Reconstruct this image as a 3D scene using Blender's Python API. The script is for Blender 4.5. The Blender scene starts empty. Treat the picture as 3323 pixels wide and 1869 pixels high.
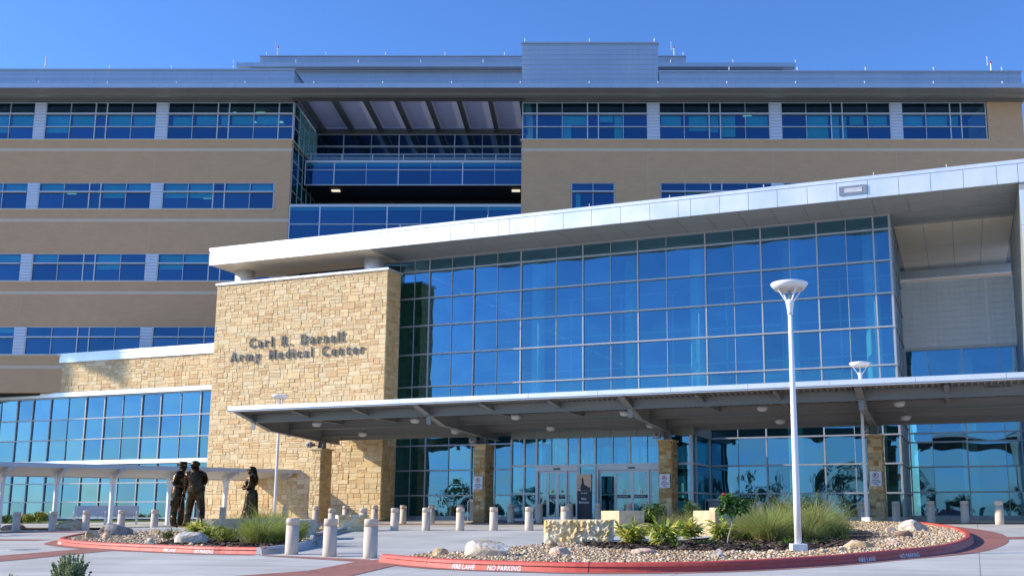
import bpy, bmesh, math, random
from math import sin, cos, pi, radians, sqrt, atan2
from mathutils import Vector, Matrix

random.seed(7)
S = bpy.context.scene
COL = S.collection
R_ = random.uniform

# ------------------------------------------------------------------ helpers
class MB:
    """collects faces (with a colour each) and links them as ONE mesh object"""
    def __init__(s):
        s.v = []; s.f = []; s.c = []
    def face(s, pts, col=(1, 1, 1)):
        n = len(s.v); s.v += [tuple(p) for p in pts]
        s.f.append(tuple(range(n, n + len(pts)))); s.c.append(col)
    def mesh(s, verts, faces, col=(1, 1, 1)):
        n = len(s.v); s.v += [tuple(p) for p in verts]
        for f in faces:
            s.f.append(tuple(i + n for i in f)); s.c.append(col)
    def box(s, x0, x1, y0, y1, z0, z1, col=(1, 1, 1)):
        if x0 > x1: x0, x1 = x1, x0
        if y0 > y1: y0, y1 = y1, y0
        if z0 > z1: z0, z1 = z1, z0
        v = [(x0, y0, z0), (x1, y0, z0), (x1, y1, z0), (x0, y1, z0), (x0, y0, z1), (x1, y0, z1), (x1, y1, z1), (x0, y1, z1)]
        s.mesh(v, [(0, 3, 2, 1), (4, 5, 6, 7), (0, 1, 5, 4), (1, 2, 6, 5), (2, 3, 7, 6), (3, 0, 4, 7)], col)
        return s
    def prism(s, poly, z0, z1, col=(1, 1, 1), axis='z'):
        n = len(poly)
        def m(p, h):
            return (p[0], p[1], h) if axis == 'z' else ((h, p[0], p[1]) if axis == 'x' else (p[0], h, p[1]))
        v = [m(p, z0) for p in poly] + [m(p, z1) for p in poly]
        fs = [tuple(range(n - 1, -1, -1)), tuple(range(n, 2 * n))]
        fs += [(i, (i + 1) % n, n + (i + 1) % n, n + i) for i in range(n)]
        s.mesh(v, fs, col); return s
    def lathe(s, prof, cx=0, cy=0, seg=20, col=(1, 1, 1), cap=True):
        v = []
        for r, z in prof:
            for k in range(seg):
                a = 2 * pi * k / seg
                v.append((cx + r * cos(a), cy + r * sin(a), z))
        fs = []
        for i in range(len(prof) - 1):
            for k in range(seg):
                k2 = (k + 1) % seg
                fs.append((i * seg + k, i * seg + k2, (i + 1) * seg + k2, (i + 1) * seg + k))
        if cap:
            fs.append(tuple(range(seg - 1, -1, -1)))
            fs.append(tuple((len(prof) - 1) * seg + k for k in range(seg)))
        s.mesh(v, fs, col); return s
    def tube(s, pts, r, seg=8, col=(1, 1, 1), r1=None):
        pts = [Vector(p) for p in pts]; n = len(pts); v = []; fs = []
        for i, p in enumerate(pts):
            d = (pts[min(i + 1, n - 1)] - pts[max(i - 1, 0)]).normalized()
            u = d.cross(Vector((0, 0, 1)))
            if u.length < 1e-3: u = d.cross(Vector((0, 1, 0)))
            u.normalize(); w = d.cross(u)
            rr = r if r1 is None else r + (r1 - r) * i / (n - 1)
            for k in range(seg):
                a = 2 * pi * k / seg
                v.append(p + u * (rr * cos(a)) + w * (rr * sin(a)))
        for i in range(n - 1):
            for k in range(seg):
                k2 = (k + 1) % seg
                fs.append((i * seg + k, i * seg + k2, (i + 1) * seg + k2, (i + 1) * seg + k))
        fs.append(tuple(range(seg - 1, -1, -1))); fs.append(tuple((n - 1) * seg + k for k in range(seg)))
        s.mesh(v, fs, col); return s
    def bar(s, p, q, w, h, col=(1, 1, 1)):
        """box section bar from p to q"""
        p = Vector(p); q = Vector(q); d = (q - p).normalized()
        u = d.cross(Vector((0, 0, 1)))
        if u.length < 1e-3: u = Vector((1, 0, 0))
        u.normalize(); t = u.cross(d)
        o = [u * (a * w / 2) + t * (b * h / 2) for a, b in ((-1, -1), (1, -1), (1, 1), (-1, 1))]
        s.mesh([p + k for k in o] + [q + k for k in o], [(3, 2, 1, 0), (4, 5, 6, 7), (0, 1, 5, 4), (1, 2, 6, 5), (2, 3, 7, 6), (3, 0, 4, 7)], col)
        return s
    def build(s, name, mat, parent=None, smooth=False, kind=None, label=None, bevel=0):
        me = bpy.data.meshes.new(name)
        me.from_pydata(s.v, [], s.f)
        if any(c != (1, 1, 1) for c in s.c):
            ca = me.color_attributes.new('Col', 'FLOAT_COLOR', 'CORNER')
            buf = []
            for f, c in zip(s.f, s.c): buf += [c[0], c[1], c[2], 1.0] * len(f)
            ca.data.foreach_set('color', buf)
        me.materials.append(mat)
        me.update()
        if smooth:
            me.polygons.foreach_set('use_smooth', [True] * len(me.polygons))
        o = bpy.data.objects.new(name, me); COL.objects.link(o)
        if parent: o.parent = parent
        if kind: o['kind'] = kind
        if label: o['label'] = label
        if bevel:
            b = o.modifiers.new('bevel', 'BEVEL'); b.width = bevel; b.segments = 2; b.limit_method = 'ANGLE'
        return o

def thing(name, label, cat, loc=(0, 0, 0), rz=0, group=None):
    o = bpy.data.objects.new(name, None); COL.objects.link(o)
    o.empty_display_size = .2
    o.location = loc; o.rotation_euler = (0, 0, rz)
    o['label'] = label; o['category'] = cat
    if group: o['group'] = group
    return o
def tag(o, label, cat, group=None):
    o['label'] = label; o['category'] = cat
    if group: o['group'] = group
    return o
def struct(o): o['kind'] = 'structure'; return o
def dup(root, loc, rz, label, group=None):
    r = root.copy(); COL.objects.link(r); r.location = loc; r.rotation_euler = (0, 0, rz); r['label'] = label
    if group: r['group'] = group
    def rec(a, b):
        for ch in list(a.children):
            c = ch.copy(); COL.objects.link(c); c.parent = b; rec(ch, c)
    rec(root, r)
    return r

# ------------------------------------------------------------------ frames
TH = radians(20.5)                      # the entrance block is turned 20.5 degrees to the main block
CX, CY = 14.113, 45.0                   # foot of the near corner of the lobby glazing
AX = Vector((cos(TH), -sin(TH), 0)); NX = Vector((-sin(TH), -cos(TH), 0))
def LW(a, n, z=0):                      # lobby frame (along, outwards, up) -> world
    return Vector((CX, CY, z)) + AX * a + NX * n
def gz(x, y):                           # paved ground, falling gently towards the street
    return min(-0.897 + 0.01356 * x + 0.01898 * y, 0.0)
def on_ground(x, y, h=0): return (x, y, gz(x, y) + h)

# ------------------------------------------------------------------ materials
def newmat(name):
    m = bpy.data.materials.new(name); m.use_nodes = True
    nt = m.node_tree; nt.nodes.clear()
    out = nt.nodes.new('ShaderNodeOutputMaterial')
    return m, nt, out
def N(nt, t, **kw):
    n = nt.nodes.new('ShaderNode' + t)
    for k, v in kw.items():
        if k.startswith('i_'):
            key = k[2:].replace('_', ' ')
            n.inputs[int(key) if key.isdigit() else key].default_value = v
        else: setattr(n, k, v)
    return n
def rgba(c): return (c[0], c[1], c[2], 1)
def mat(name, col, rough=.6, metal=0.0, var=.12, scale=3.0, bump=0.0, bscale=40, spec=.4, attr=False, dirt=0.0, streak=0.0):
    """principled paint/stone/metal with a two-scale colour variation, optional vertex colours, bump, ground dirt, rain streaks"""
    m, nt, out = newmat(name)
    p = N(nt, 'BsdfPrincipled', i_Roughness=rough, i_Metallic=metal)
    p.inputs['Specular IOR Level'].default_value = spec
    tc = N(nt, 'TexCoord')
    n1 = N(nt, 'TexNoise', i_Scale=scale, i_Detail=6.0, i_Roughness=.65)
    nt.links.new(tc.outputs['Object'], n1.inputs['Vector'])
    ramp = N(nt, 'MapRange', i_1=.25, i_2=.75, i_3=1 - var, i_4=1 + var)
    nt.links.new(n1.outputs['Fac'], ramp.inputs[0])
    mul = N(nt, 'VectorMath', operation='SCALE')
    if attr:
        a = N(nt, 'VertexColor', layer_name='Col'); nt.links.new(a.outputs['Color'], mul.inputs[0])
    else: mul.inputs[0].default_value = col[:3]
    nt.links.new(ramp.outputs[0], mul.inputs['Scale'])
    cur = mul.outputs[0]
    if streak:
        mp = N(nt, 'Mapping'); mp.inputs['Scale'].default_value = (6, 6, .25)
        nt.links.new(tc.outputs['Object'], mp.inputs[0])
        n2 = N(nt, 'TexNoise', i_Scale=1.5, i_Detail=4.0); nt.links.new(mp.outputs[0], n2.inputs['Vector'])
        r2 = N(nt, 'MapRange', i_1=.4, i_2=.75, i_3=1.0, i_4=1 - streak); nt.links.new(n2.outputs['Fac'], r2.inputs[0])
        m2 = N(nt, 'VectorMath', operation='SCALE'); nt.links.new(cur, m2.inputs[0]); nt.links.new(r2.outputs[0], m2.inputs['Scale'])
        cur = m2.outputs[0]
    nt.links.new(cur, p.inputs['Base Color'])
    r3 = N(nt, 'MapRange', i_1=.3, i_2=.7, i_3=max(rough - .08, .02), i_4=min(rough + .08, 1)); nt.links.new(n1.outputs['Fac'], r3.inputs[0])
    nt.links.new(r3.outputs[0], p.inputs['Roughness'])
    if bump:
        n3 = N(nt, 'TexNoise', i_Scale=bscale, i_Detail=4.0); nt.links.new(tc.outputs['Object'], n3.inputs['Vector'])
        b = N(nt, 'Bump', i_Strength=bump, i_Distance=.02); nt.links.new(n3.outputs['Fac'], b.inputs['Height'])
        nt.links.new(b.outputs[0], p.inputs['Normal'])
    nt.links.new(p.outputs[0], out.inputs[0])
    return m
def glass(name, trans, refl, fac, wav=.02, wscale=.55):
    m, nt, out = newmat(name)
    tc = N(nt, 'TexCoord')
    no = N(nt, 'TexNoise', i_Scale=wscale, i_Detail=1.0); nt.links.new(tc.outputs['Object'], no.inputs['Vector'])
    b = N(nt, 'Bump', i_Strength=wav, i_Distance=1.0); nt.links.new(no.outputs['Fac'], b.inputs['Height'])
    vc = N(nt, 'VertexColor', layer_name='Col'); vm = N(nt, 'VectorMath', operation='MULTIPLY'); vm.inputs[0].default_value = refl; nt.links.new(vc.outputs[0], vm.inputs[1])
    g = N(nt, 'BsdfGlossy', i_Roughness=.012); nt.links.new(vm.outputs[0], g.inputs['Color']); nt.links.new(b.outputs[0], g.inputs['Normal'])
    t = N(nt, 'BsdfTransparent', i_Color=rgba(trans))
    lw = N(nt, 'LayerWeight', i_Blend=.35)
    mr = N(nt, 'MapRange', i_1=0.0, i_2=1.0, i_3=fac, i_4=min(1, fac + .35)); nt.links.new(lw.outputs['Facing'], mr.inputs[0])
    mx = N(nt, 'MixShader'); nt.links.new(mr.outputs[0], mx.inputs[0]); nt.links.new(t.outputs[0], mx.inputs[1]); nt.links.new(g.outputs[0], mx.inputs[2])
    nt.links.new(mx.outputs[0], out.inputs[0])
    return m
def leafmat(name, trans=.35, rough=.45):
    m, nt, out = newmat(name)
    a = N(nt, 'VertexColor', layer_name='Col')
    p = N(nt, 'BsdfPrincipled', i_Roughness=rough); p.inputs['Specular IOR Level'].default_value = .35
    t = N(nt, 'BsdfTranslucent'); nt.links.new(a.outputs[0], p.inputs['Base Color']); nt.links.new(a.outputs[0], t.inputs['Color'])
    mx = N(nt, 'MixShader', i_0=trans); nt.links.new(p.outputs[0], mx.inputs[1]); nt.links.new(t.outputs[0], mx.inputs[2])
    nt.links.new(mx.outputs[0], out.inputs[0])
    return m
def emit(name, col, st):
    m, nt, out = newmat(name); e = N(nt, 'Emission', i_Color=rgba(col), i_Strength=st); nt.links.new(e.outputs[0], out.inputs[0]); return m

M = {}
M['brick'] = None
def brickmat():
    m, nt, out = newmat('brick')
    tc = N(nt, 'TexCoord'); mp = N(nt, 'Mapping'); mp.inputs['Rotation'].default_value = (pi / 2, 0, 0)
    nt.links.new(tc.outputs['Object'], mp.inputs[0])
    b = N(nt, 'TexBrick', i_Scale=1.0); b.offset = .5
    b.inputs['Color1'].default_value = (.63, .385, .215, 1); b.inputs['Color2'].default_value = (.59, .365, .205, 1); b.inputs['Mortar'].default_value = (.58, .38, .22, 1)
    b.inputs['Mortar Size'].default_value = .012; b.inputs['Bias'].default_value = -.3
    b.inputs['Brick Width'].default_value = .4; b.inputs['Row Height'].default_value = .1
    nt.links.new(mp.outputs[0], b.inputs['Vector'])
    mp2 = N(nt, 'Mapping'); mp2.inputs['Scale'].default_value = (.5, .5, .8); nt.links.new(tc.outputs['Object'], mp2.inputs[0])
    n = N(nt, 'TexNoise', i_Scale=1.6, i_Detail=7.0, i_Roughness=.7); nt.links.new(mp2.outputs[0], n.inputs['Vector'])
    r = N(nt, 'MapRange', i_1=.3, i_2=.7, i_3=.95, i_4=1.05); nt.links.new(n.outputs['Fac'], r.inputs[0])
    s = N(nt, 'VectorMath', operation='SCALE'); nt.links.new(b.outputs['Color'], s.inputs[0]); nt.links.new(r.outputs[0], s.inputs['Scale'])
    p = N(nt, 'BsdfPrincipled', i_Roughness=.9); p.inputs['Specular IOR Level'].default_value = .2
    nt.links.new(s.outputs[0], p.inputs['Base Color'])
    bp = N(nt, 'Bump', i_Strength=.5, i_Distance=.01); nt.links.new(b.outputs['Fac'], bp.inputs['Height']); bp.invert = True
    nt.links.new(bp.outputs[0], p.inputs['Normal']); nt.links.new(p.outputs[0], out.inputs[0])
    return m
M['brick'] = brickmat()
M['band'] = mat('cast_stone', (.66, .53, .38), .85, var=.06)
M['trim'] = mat('sill_trim', (.66, .54, .36), .7, var=.05)
M['pilaster'] = mat('ribbed_metal', (.62, .64, .70), .45, .25, var=.04)
M['frame'] = mat('window_frame', (.62, .60, .60), .4, .35, var=.04)
M['frame2'] = mat('curtain_frame', (.43, .435, .45), .4, .3, var=.03)
M['panel'] = mat('white_panel', (.84, .85, .86), .44, .62, var=.035, scale=.6, streak=.03)
M['parapet'] = mat('parapet_metal', (.46, .52, .60), .42, .45, var=.04, scale=.5, streak=.05)
M['darkmetal'] = mat('dark_beam', (.10, .10, .09), .5)
M['eave'] = mat('eave_metal', (.30, .30, .27), .45, .3, var=.04, scale=.5)
M['soffit'] = mat('soffit_panel', (.36, .365, .35), .42, .25, var=.05, scale=.4)
M['soffit_lit'] = mat('soffit_panel_lit', (.93, .80, .60), .5, .25, var=.04, scale=.4)  # soffit panels tinted lighter, light bounced from below put into the colour
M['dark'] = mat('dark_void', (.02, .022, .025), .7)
M['room'] = mat('room_interior', (.06, .065, .07), .8)
M['blind'] = mat('roller_blind', (.90, .92, .88), .8, var=.04)
M['cream'] = mat('interior_wall', (.62, .58, .5), .8)
M['teal'] = mat('lobby_column', (.92, .95, .92), .5)
M['lobby'] = mat('lobby_interior', (.16, .17, .19), .8)
M['stone'] = mat('ashlar_stone', (1, 1, 1), .85, attr=True, var=.16, scale=9, bump=.6, bscale=25, spec=.25)
M['mortar'] = mat('mortar', (.62, .50, .33), .95)
M['steel'] = mat('painted_steel', (.285, .285, .275), .42, .1, var=.06, scale=.8)
M['roofing'] = mat('white_roofing', (.80, .74, .64), .8, var=.05)
M['screen'] = mat('screen_metal', (.90, .92, .92), .6, .1, var=.05, scale=.5, streak=.08)
M['deck'] = mat('ribbed_deck', (.36, .35, .335), .5, .3, var=.06)
M['white'] = mat('white_paint', (.82, .82, .82), .35, var=.03, streak=.04)
M['walk'] = mat('walkway_metal', (.50, .51, .54), .4, .2, var=.03)
M['walksoffit'] = mat('walkway_soffit', (.56, .54, .50), .5)
M['walkpost'] = mat('walkway_post', (.78, .78, .79), .4, .1, var=.03)
M['bollard'] = mat('bollard_concrete', (.68, .555, .44), .85, var=.07, scale=30, bump=.35, bscale=120, streak=.1)
M['bronze'] = None
M['lime'] = mat('limestone', (.66, .51, .30), .9, var=.38, scale=5, bump=.8, bscale=18)
M['limecut'] = mat('limestone_cut', (.66, .60, .50), .9, var=.15, scale=3, bump=.3, bscale=40, streak=.15)
M['limeface'] = mat('limestone_rough', (.74, .60, .38), .9, attr=True, var=.12, scale=8, bump=.7, bscale=20)
M['rock'] = mat('boulder', (1, 1, 1), .9, attr=True, var=.3, scale=6, bump=1.0, bscale=14)
M['gravel'] = mat('river_gravel', (1, 1, 1), .75, attr=True, var=.1, scale=20)
M['gravelbed'] = mat('gravel_sand', (.40, .30, .19), .95, var=.4, scale=25, bump=1.0, bscale=50)
M['mulch'] = mat('bark_mulch', (.075, .05, .038), .95, var=.45, scale=22, bump=1.0, bscale=45)
M['redkerb'] = mat('red_kerb_paint', (.56, .085, .067), .55, var=.13, scale=6, bump=.15, bscale=60, streak=.1)
M['kerb'] = mat('concrete_kerb', (.50, .50, .49), .9, var=.1, bump=.3)
M['kerbtext'] = mat('stencil_white', (.80, .74, .74), .7, var=.12, scale=30)
M['sign'] = mat('sign_white', (.80, .80, .82), .5, var=.03)
M['signred'] = mat('sign_red', (.42, .06, .10), .5)
M['signink'] = mat('sign_ink', (.10, .05, .12), .6)
def blurry():
    m, nt, out = newmat('worn_digits')
    tc = N(nt, 'TexCoord'); sx = N(nt, 'SeparateXYZ'); nt.links.new(tc.outputs['Generated'], sx.inputs[0])
    w = N(nt, 'TexNoise', i_Scale=2.2, i_Detail=1.0); nt.links.new(tc.outputs['Generated'], w.inputs['Vector'])
    r = N(nt, 'ValToRGB'); r.color_ramp.elements[0].color = (.36, .37, .40, 1); r.color_ramp.elements[1].color = (.66, .67, .70, 1); nt.links.new(w.outputs['Fac'], r.inputs[0])
    p = N(nt, 'BsdfPrincipled', i_Roughness=.6); nt.links.new(r.outputs[0], p.inputs['Base Color']); nt.links.new(p.outputs[0], out.inputs[0]); return m
M['digits'] = blurry()
M['letters'] = mat('sign_letters', (.095, .095, .10), .45, .2, var=.06)
M['pylon'] = mat('pylon_dark', (.028, .034, .045), .45, var=.05)
M['pylontop'] = mat('pylon_copper', (.72, .47, .33), .55, var=.05)
M['grey'] = mat('grey_metal', (.30, .31, .33), .4, .5, var=.06)
M['black'] = mat('black_plastic', (.02, .02, .022), .4)
M['yellow'] = mat('yellow_decal', (.55, .5, .05), .5)
M['red'] = mat('red_lens', (.5, .03, .03), .3)
M['lampglass'] = mat('lamp_lens', (.62, .62, .60), .15, var=.08)
M['lit'] = emit('lit_lamp', (1.0, .90, .72), .95)
M['leaf'] = leafmat('leaf')
M['grass'] = leafmat('grass_blade', .4, .6)
M['bark'] = mat('bark', (.40, .36, .30), .9, var=.2, scale=20)
M['stalk'] = mat('green_stalk', (.16, .18, .06), .8, var=.2)
def bronze():
    m, nt, out = newmat('bronze')
    tc = N(nt, 'TexCoord'); n = N(nt, 'TexNoise', i_Scale=7.0, i_Detail=6.0); nt.links.new(tc.outputs['Object'], n.inputs['Vector'])
    cr = N(nt, 'ValToRGB'); cr.color_ramp.elements[0].position = .35; cr.color_ramp.elements[1].position = .7
    cr.color_ramp.elements[0].color = (.024, .015, .009, 1); cr.color_ramp.elements[1].color = (.115, .068, .030, 1)
    nt.links.new(n.outputs['Fac'], cr.inputs[0])
    p = N(nt, 'BsdfPrincipled', i_Metallic=.85, i_Roughness=.30); nt.links.new(cr.outputs[0], p.inputs['Base Color'])
    mp = N(nt, 'Mapping'); mp.inputs['Scale'].default_value = (1.3, 1.3, .6); nt.links.new(tc.outputs['Object'], mp.inputs[0])
    n2 = N(nt, 'TexNoise', i_Scale=8.0, i_Detail=3.0, i_Distortion=1.2); nt.links.new(mp.outputs[0], n2.inputs['Vector'])
    b = N(nt, 'Bump', i_Strength=.9, i_Distance=.05); nt.links.new(n2.outputs['Fac'], b.inputs['Height']); nt.links.new(b.outputs[0], p.inputs['Normal'])
    nt.links.new(p.outputs[0], out.inputs[0]); return m
M['bronze'] = bronze()
M['gwin'] = glass('window_glass', (.22, .72, .70), (.15, .31, .54), .35, .012)
M['gcur'] = glass('curtain_glass', (.33, .74, .74), (.215, .455, .66), .43, .035, .5)
M['gwing'] = glass('wing_glass', (.14, .44, .52), (.175, .335, .45), .60, .03, .5)
M['gdoor'] = glass('door_glass', (.36, .60, .64), (.26, .46, .60), .42, .01)
M['gclear'] = glass('clear_glass', (.72, .82, .85), (.5, .6, .7), .12, .0)

def louvre():
    m, nt, out = newmat('translucent_louvre')
    p = N(nt, 'BsdfDiffuse', i_Color=(.52, .55, .68, 1)); t = N(nt, 'BsdfTranslucent', i_Color=(.74, .76, .84, 1))
    mx = N(nt, 'MixShader', i_0=.34); nt.links.new(p.outputs[0], mx.inputs[1]); nt.links.new(t.outputs[0], mx.inputs[2]); nt.links.new(mx.outputs[0], out.inputs[0]); return m
M['louvre'] = louvre()
def concrete(name, col, jx, jy, rot=0, stain=.25):
    m, nt, out = newmat(name)
    tc = N(nt, 'TexCoord'); mp = N(nt, 'Mapping'); mp.inputs['Rotation'].default_value = (0, 0, rot); nt.links.new(tc.outputs['Object'], mp.inputs[0])
    n1 = N(nt, 'TexNoise', i_Scale=.35, i_Detail=8.0, i_Roughness=.6); nt.links.new(mp.outputs[0], n1.inputs['Vector'])
    mp2 = N(nt, 'Mapping'); mp2.inputs['Scale'].default_value = (.25, 2.2, 1); nt.links.new(mp.outputs[0], mp2.inputs[0])
    n2 = N(nt, 'TexNoise', i_Scale=1.1, i_Detail=5.0); nt.links.new(mp2.outputs[0], n2.inputs['Vector'])
    n3 = N(nt, 'TexNoise', i_Scale=60.0, i_Detail=2.0); nt.links.new(mp.outputs[0], n3.inputs['Vector'])
    b = N(nt, 'TexBrick', i_Scale=1.0); b.offset = 0; b.inputs['Color1'].default_value = (1, 1, 1, 1); b.inputs['Color2'].default_value = (.95, .95, .95, 1); b.inputs['Mortar'].default_value = (.55, .55, .55, 1)
    b.inputs['Mortar Size'].default_value = .012; b.inputs['Brick Width'].default_value = jx; b.inputs['Row Height'].default_value = jy; b.inputs['Mortar Smooth'].default_value = .3
    nt.links.new(mp.outputs[0], b.inputs['Vector'])
    def rng(n, lo, hi):
        r = N(nt, 'MapRange', i_1=.3, i_2=.7, i_3=lo, i_4=hi); nt.links.new(n.outputs['Fac'], r.inputs[0]); return r.outputs[0]
    a = N(nt, 'Math', operation='MULTIPLY'); nt.links.new(rng(n1, 1 - stain, 1 + stain * .5), a.inputs[0]); nt.links.new(rng(n2, 1 - stain * .5, 1 + stain * .4), a.inputs[1])
    a2 = N(nt, 'Math', operation='MULTIPLY'); nt.links.new(a.outputs[0], a2.inputs[0]); nt.links.new(rng(n3, .93, 1.06), a2.inputs[1])
    s1 = N(nt, 'VectorMath', operation='SCALE'); s1.inputs[0].default_value = col; nt.links.new(a2.outputs[0], s1.inputs['Scale'])
    s2 = N(nt, 'VectorMath', operation='MULTIPLY'); nt.links.new(s1.outputs[0], s2.inputs[0]); nt.links.new(b.outputs['Color'], s2.inputs[1])
    p = N(nt, 'BsdfPrincipled', i_Roughness=.85); p.inputs['Specular IOR Level'].default_value = .25
    nt.links.new(s2.outputs[0], p.inputs['Base Color'])
    bp = N(nt, 'Bump', i_Strength=.15, i_Distance=.01); nt.links.new(n3.outputs['Fac'], bp.inputs['Height']); nt.links.new(bp.outputs[0], p.inputs['Normal'])
    nt.links.new(p.outputs[0], out.inputs[0]); return m
M['road'] = concrete('road_concrete', (.53, .53, .505), 4.6, 4.6, radians(21), .24)
M['paving'] = concrete('paving_concrete', (.56, .56, .535), 1.8, 1.8, -TH, .14)
def pavermat():
    m, nt, out = newmat('red_pavers')
    tc = N(nt, 'TexCoord')
    b = N(nt, 'TexBrick', i_Scale=1.0); b.inputs['Color1'].default_value = (.36, .135, .105, 1); b.inputs['Color2'].default_value = (.28, .105, .085, 1); b.inputs['Mortar'].default_value = (.2, .13, .11, 1)
    b.inputs['Mortar Size'].default_value = .008; b.inputs['Brick Width'].default_value = .2; b.inputs['Row Height'].default_value = .1
    nt.links.new(tc.outputs['Object'], b.inputs['Vector'])
    n = N(nt, 'TexNoise', i_Scale=1.2, i_Detail=6.0); nt.links.new(tc.outputs['Object'], n.inputs['Vector'])
    r = N(nt, 'MapRange', i_1=.3, i_2=.7, i_3=.82, i_4=1.2); nt.links.new(n.outputs['Fac'], r.inputs[0])
    s = N(nt, 'VectorMath', operation='SCALE'); nt.links.new(b.outputs['Color'], s.inputs[0]); nt.links.new(r.outputs[0], s.inputs['Scale'])
    p = N(nt, 'BsdfPrincipled', i_Roughness=.85); nt.links.new(s.outputs[0], p.inputs['Base Color']); nt.links.new(p.outputs[0], out.inputs[0]); return m
M['paver'] = pavermat()
M['lawn'] = mat('lawn', (.10, .17, .035), .9, var=.35, scale=14, bump=.6, bscale=60)

# ------------------------------------------------------------------ shared builders
def text_mesh(txt, size, name='letter', bold=0.0, sx=1.0, extrude=.0, spacing=1.0, align='LEFT'):
    """text as mesh data lying in the XZ plane facing -Y"""
    cu = bpy.data.curves.new(name, 'FONT'); cu.body = txt; cu.size = size; cu.offset = bold; cu.extrude = extrude
    cu.space_character = spacing; cu.align_x = align; cu.resolution_u = 4
    o = bpy.data.objects.new(name, cu); COL.objects.link(o)
    dg = bpy.context.evaluated_depsgraph_get(); dg.update()
    me = bpy.data.meshes.new_from_object(o.evaluated_get(dg))
    bpy.data.objects.remove(o); bpy.data.curves.remove(cu)
    me.transform(Matrix(((sx, 0, 0, 0), (0, 0, -1, 0), (0, 1, 0, 0), (0, 0, 0, 1))))
    return me
def text_obj(txt, size, name, m, parent, loc, rz=0, **kw):
    me = text_mesh(txt, size, name, **kw); me.materials.clear(); me.materials.append(m)
    o = bpy.data.objects.new(name, me); COL.objects.link(o); o.parent = parent; o.location = loc; o.rotation_euler = (0, 0, rz)
    return o

PAL = [(0.814, 0.599, 0.334), (0.829, 0.636, 0.363), (0.784, 0.571, 0.305), (0.737, 0.505, 0.258), (0.814, 0.628, 0.379), (0.829, 0.657, 0.402), (0.746, 0.527, 0.281), (0.784, 0.578, 0.321), (0.7, 0.462, 0.24), (0.799, 0.614, 0.368), (0.814, 0.599, 0.334), (0.799, 0.585, 0.316)]
PAL_SHADE = [(.56, .38, .17), (.60, .43, .22), (.50, .30, .11), (.58, .44, .25), (.52, .31, .12), (.62, .46, .25), (.46, .25, .09), (.56, .40, .20)]  # same stone as PAL, darkened for the shade under the canopy
def ashlar(mb, u0, u1, z0, z1, fn, sc=1.0, pal=PAL, rnd=None, mid=0.5):
    """irregular coursed stone: every stone is a chamfered, slightly tilted block; fn(u, z, d) maps to local space (d = outwards)"""
    rnd = rnd or random.Random(int((u0 * 13 + z1 * 7 + 100) * 10))
    def stone(a, b, c, d):
        if b - a < .03 or d - c < .03: return
        g = .005; e = min(.016, (b - a) * .2, (d - c) * .2)
        col = rnd.choice(pal); k = rnd.uniform(.90, 1.07); col = (col[0] * k, col[1] * k, col[2] * k)
        o = [(a + g, c + g), (b - g, c + g), (b - g, d - g), (a + g, d - g)]
        i = [(a + g + e, c + g + e), (b - g - e, c + g + e), (b - g - e, d - g - e), (a + g + e, d - g - e)]
        h = rnd.uniform(.010, .032)
        v = [fn(p[0], p[1], 0) for p in o] + [fn(p[0] + rnd.uniform(-.006, .006), p[1] + rnd.uniform(-.006, .006), max(.005, h + rnd.uniform(-.009, .009))) for p in i]
        mb.mesh(v, [(4, 5, 6, 7), (0, 1, 5, 4), (1, 2, 6, 5), (2, 3, 7, 6), (3, 0, 4, 7)], col)
    z = z0
    while z < z1 - .02:
        H = rnd.choice([.3, .36, .42, .48, .54]) * sc
        if z + H > z1 - .14 * sc: H = z1 - z
        u = u0 - rnd.uniform(0, .3) * sc
        while u < u1 - .01:
            W = rnd.uniform(.26, .8) * sc
            ue = u + W
            if ue > u1 - .12 * sc: ue = u1
            a = max(u, u0); r = rnd.random(); zc = z + H
            if r < .10 and H < .45 * sc: stone(a, ue, z, zc)
            elif r < .5:
                f = z + H * rnd.uniform(.38, .62); stone(a, ue, z, f)
                if ue - a > .45 * sc: q = a + (ue - a) * rnd.uniform(.35, .65); stone(a, q, f, zc); stone(q, ue, f, zc)
                else: stone(a, ue, f, zc)
            elif r < .8:
                f = z + H * rnd.uniform(.38, .62); stone(a, ue, f, zc)
                if ue - a > .4 * sc: q = a + (ue - a) * rnd.uniform(.35, .65); stone(a, q, z, f); stone(q, ue, z, f)
                else: stone(a, ue, z, f)
            else:
                f1 = z + H * rnd.uniform(.28, .36); f2 = z + H * rnd.uniform(.62, .7)
                stone(a, ue, z, f1); stone(a, ue, f1, f2); stone(a, ue, f2, zc)
            u = ue
        z += H
def panes(mb, xs, zs, y, tilt=.006, rnd=random, inset=.0):
    """one pane per cell, each leaning a hair differently, glass facing -y"""
    for i in range(len(xs) - 1):
        for j in range(len(zs) - 1):
            a, b, c, d = xs[i], xs[i + 1], zs[j], zs[j + 1]
            tx, tz = rnd.uniform(-tilt, tilt), rnd.uniform(-tilt, tilt)
            def P(u, w): return (u, y + tx * (2 * (u - a) / (b - a) - 1) + tz * (2 * (w - c) / (d - c) - 1), w)
            k = rnd.uniform(.84, 1.08); mb.face([P(a, c), P(b, c), P(b, d), P(a, d)], (k, k * rnd.uniform(.98, 1.01), k * .999))
# ------------------------------------------------------------------ the main block (frontal, brick bands and blue windows)
FY = 62.2
H = thing('hospital_building', 'large brick hospital block with bands of blue windows and a balcony recess behind the entrance', 'building', (0, FY, 0))
XL, XC, XR, XE = -95.0, -18.47, -3.76, 28.46
SILL = [23.92, 19.30, 14.63, 9.97]; HEAD = [26.46, 21.05, 16.42, 11.75]; TRAN = [[24.79, 25.65], [20.43], [15.77], [11.08]]
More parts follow.
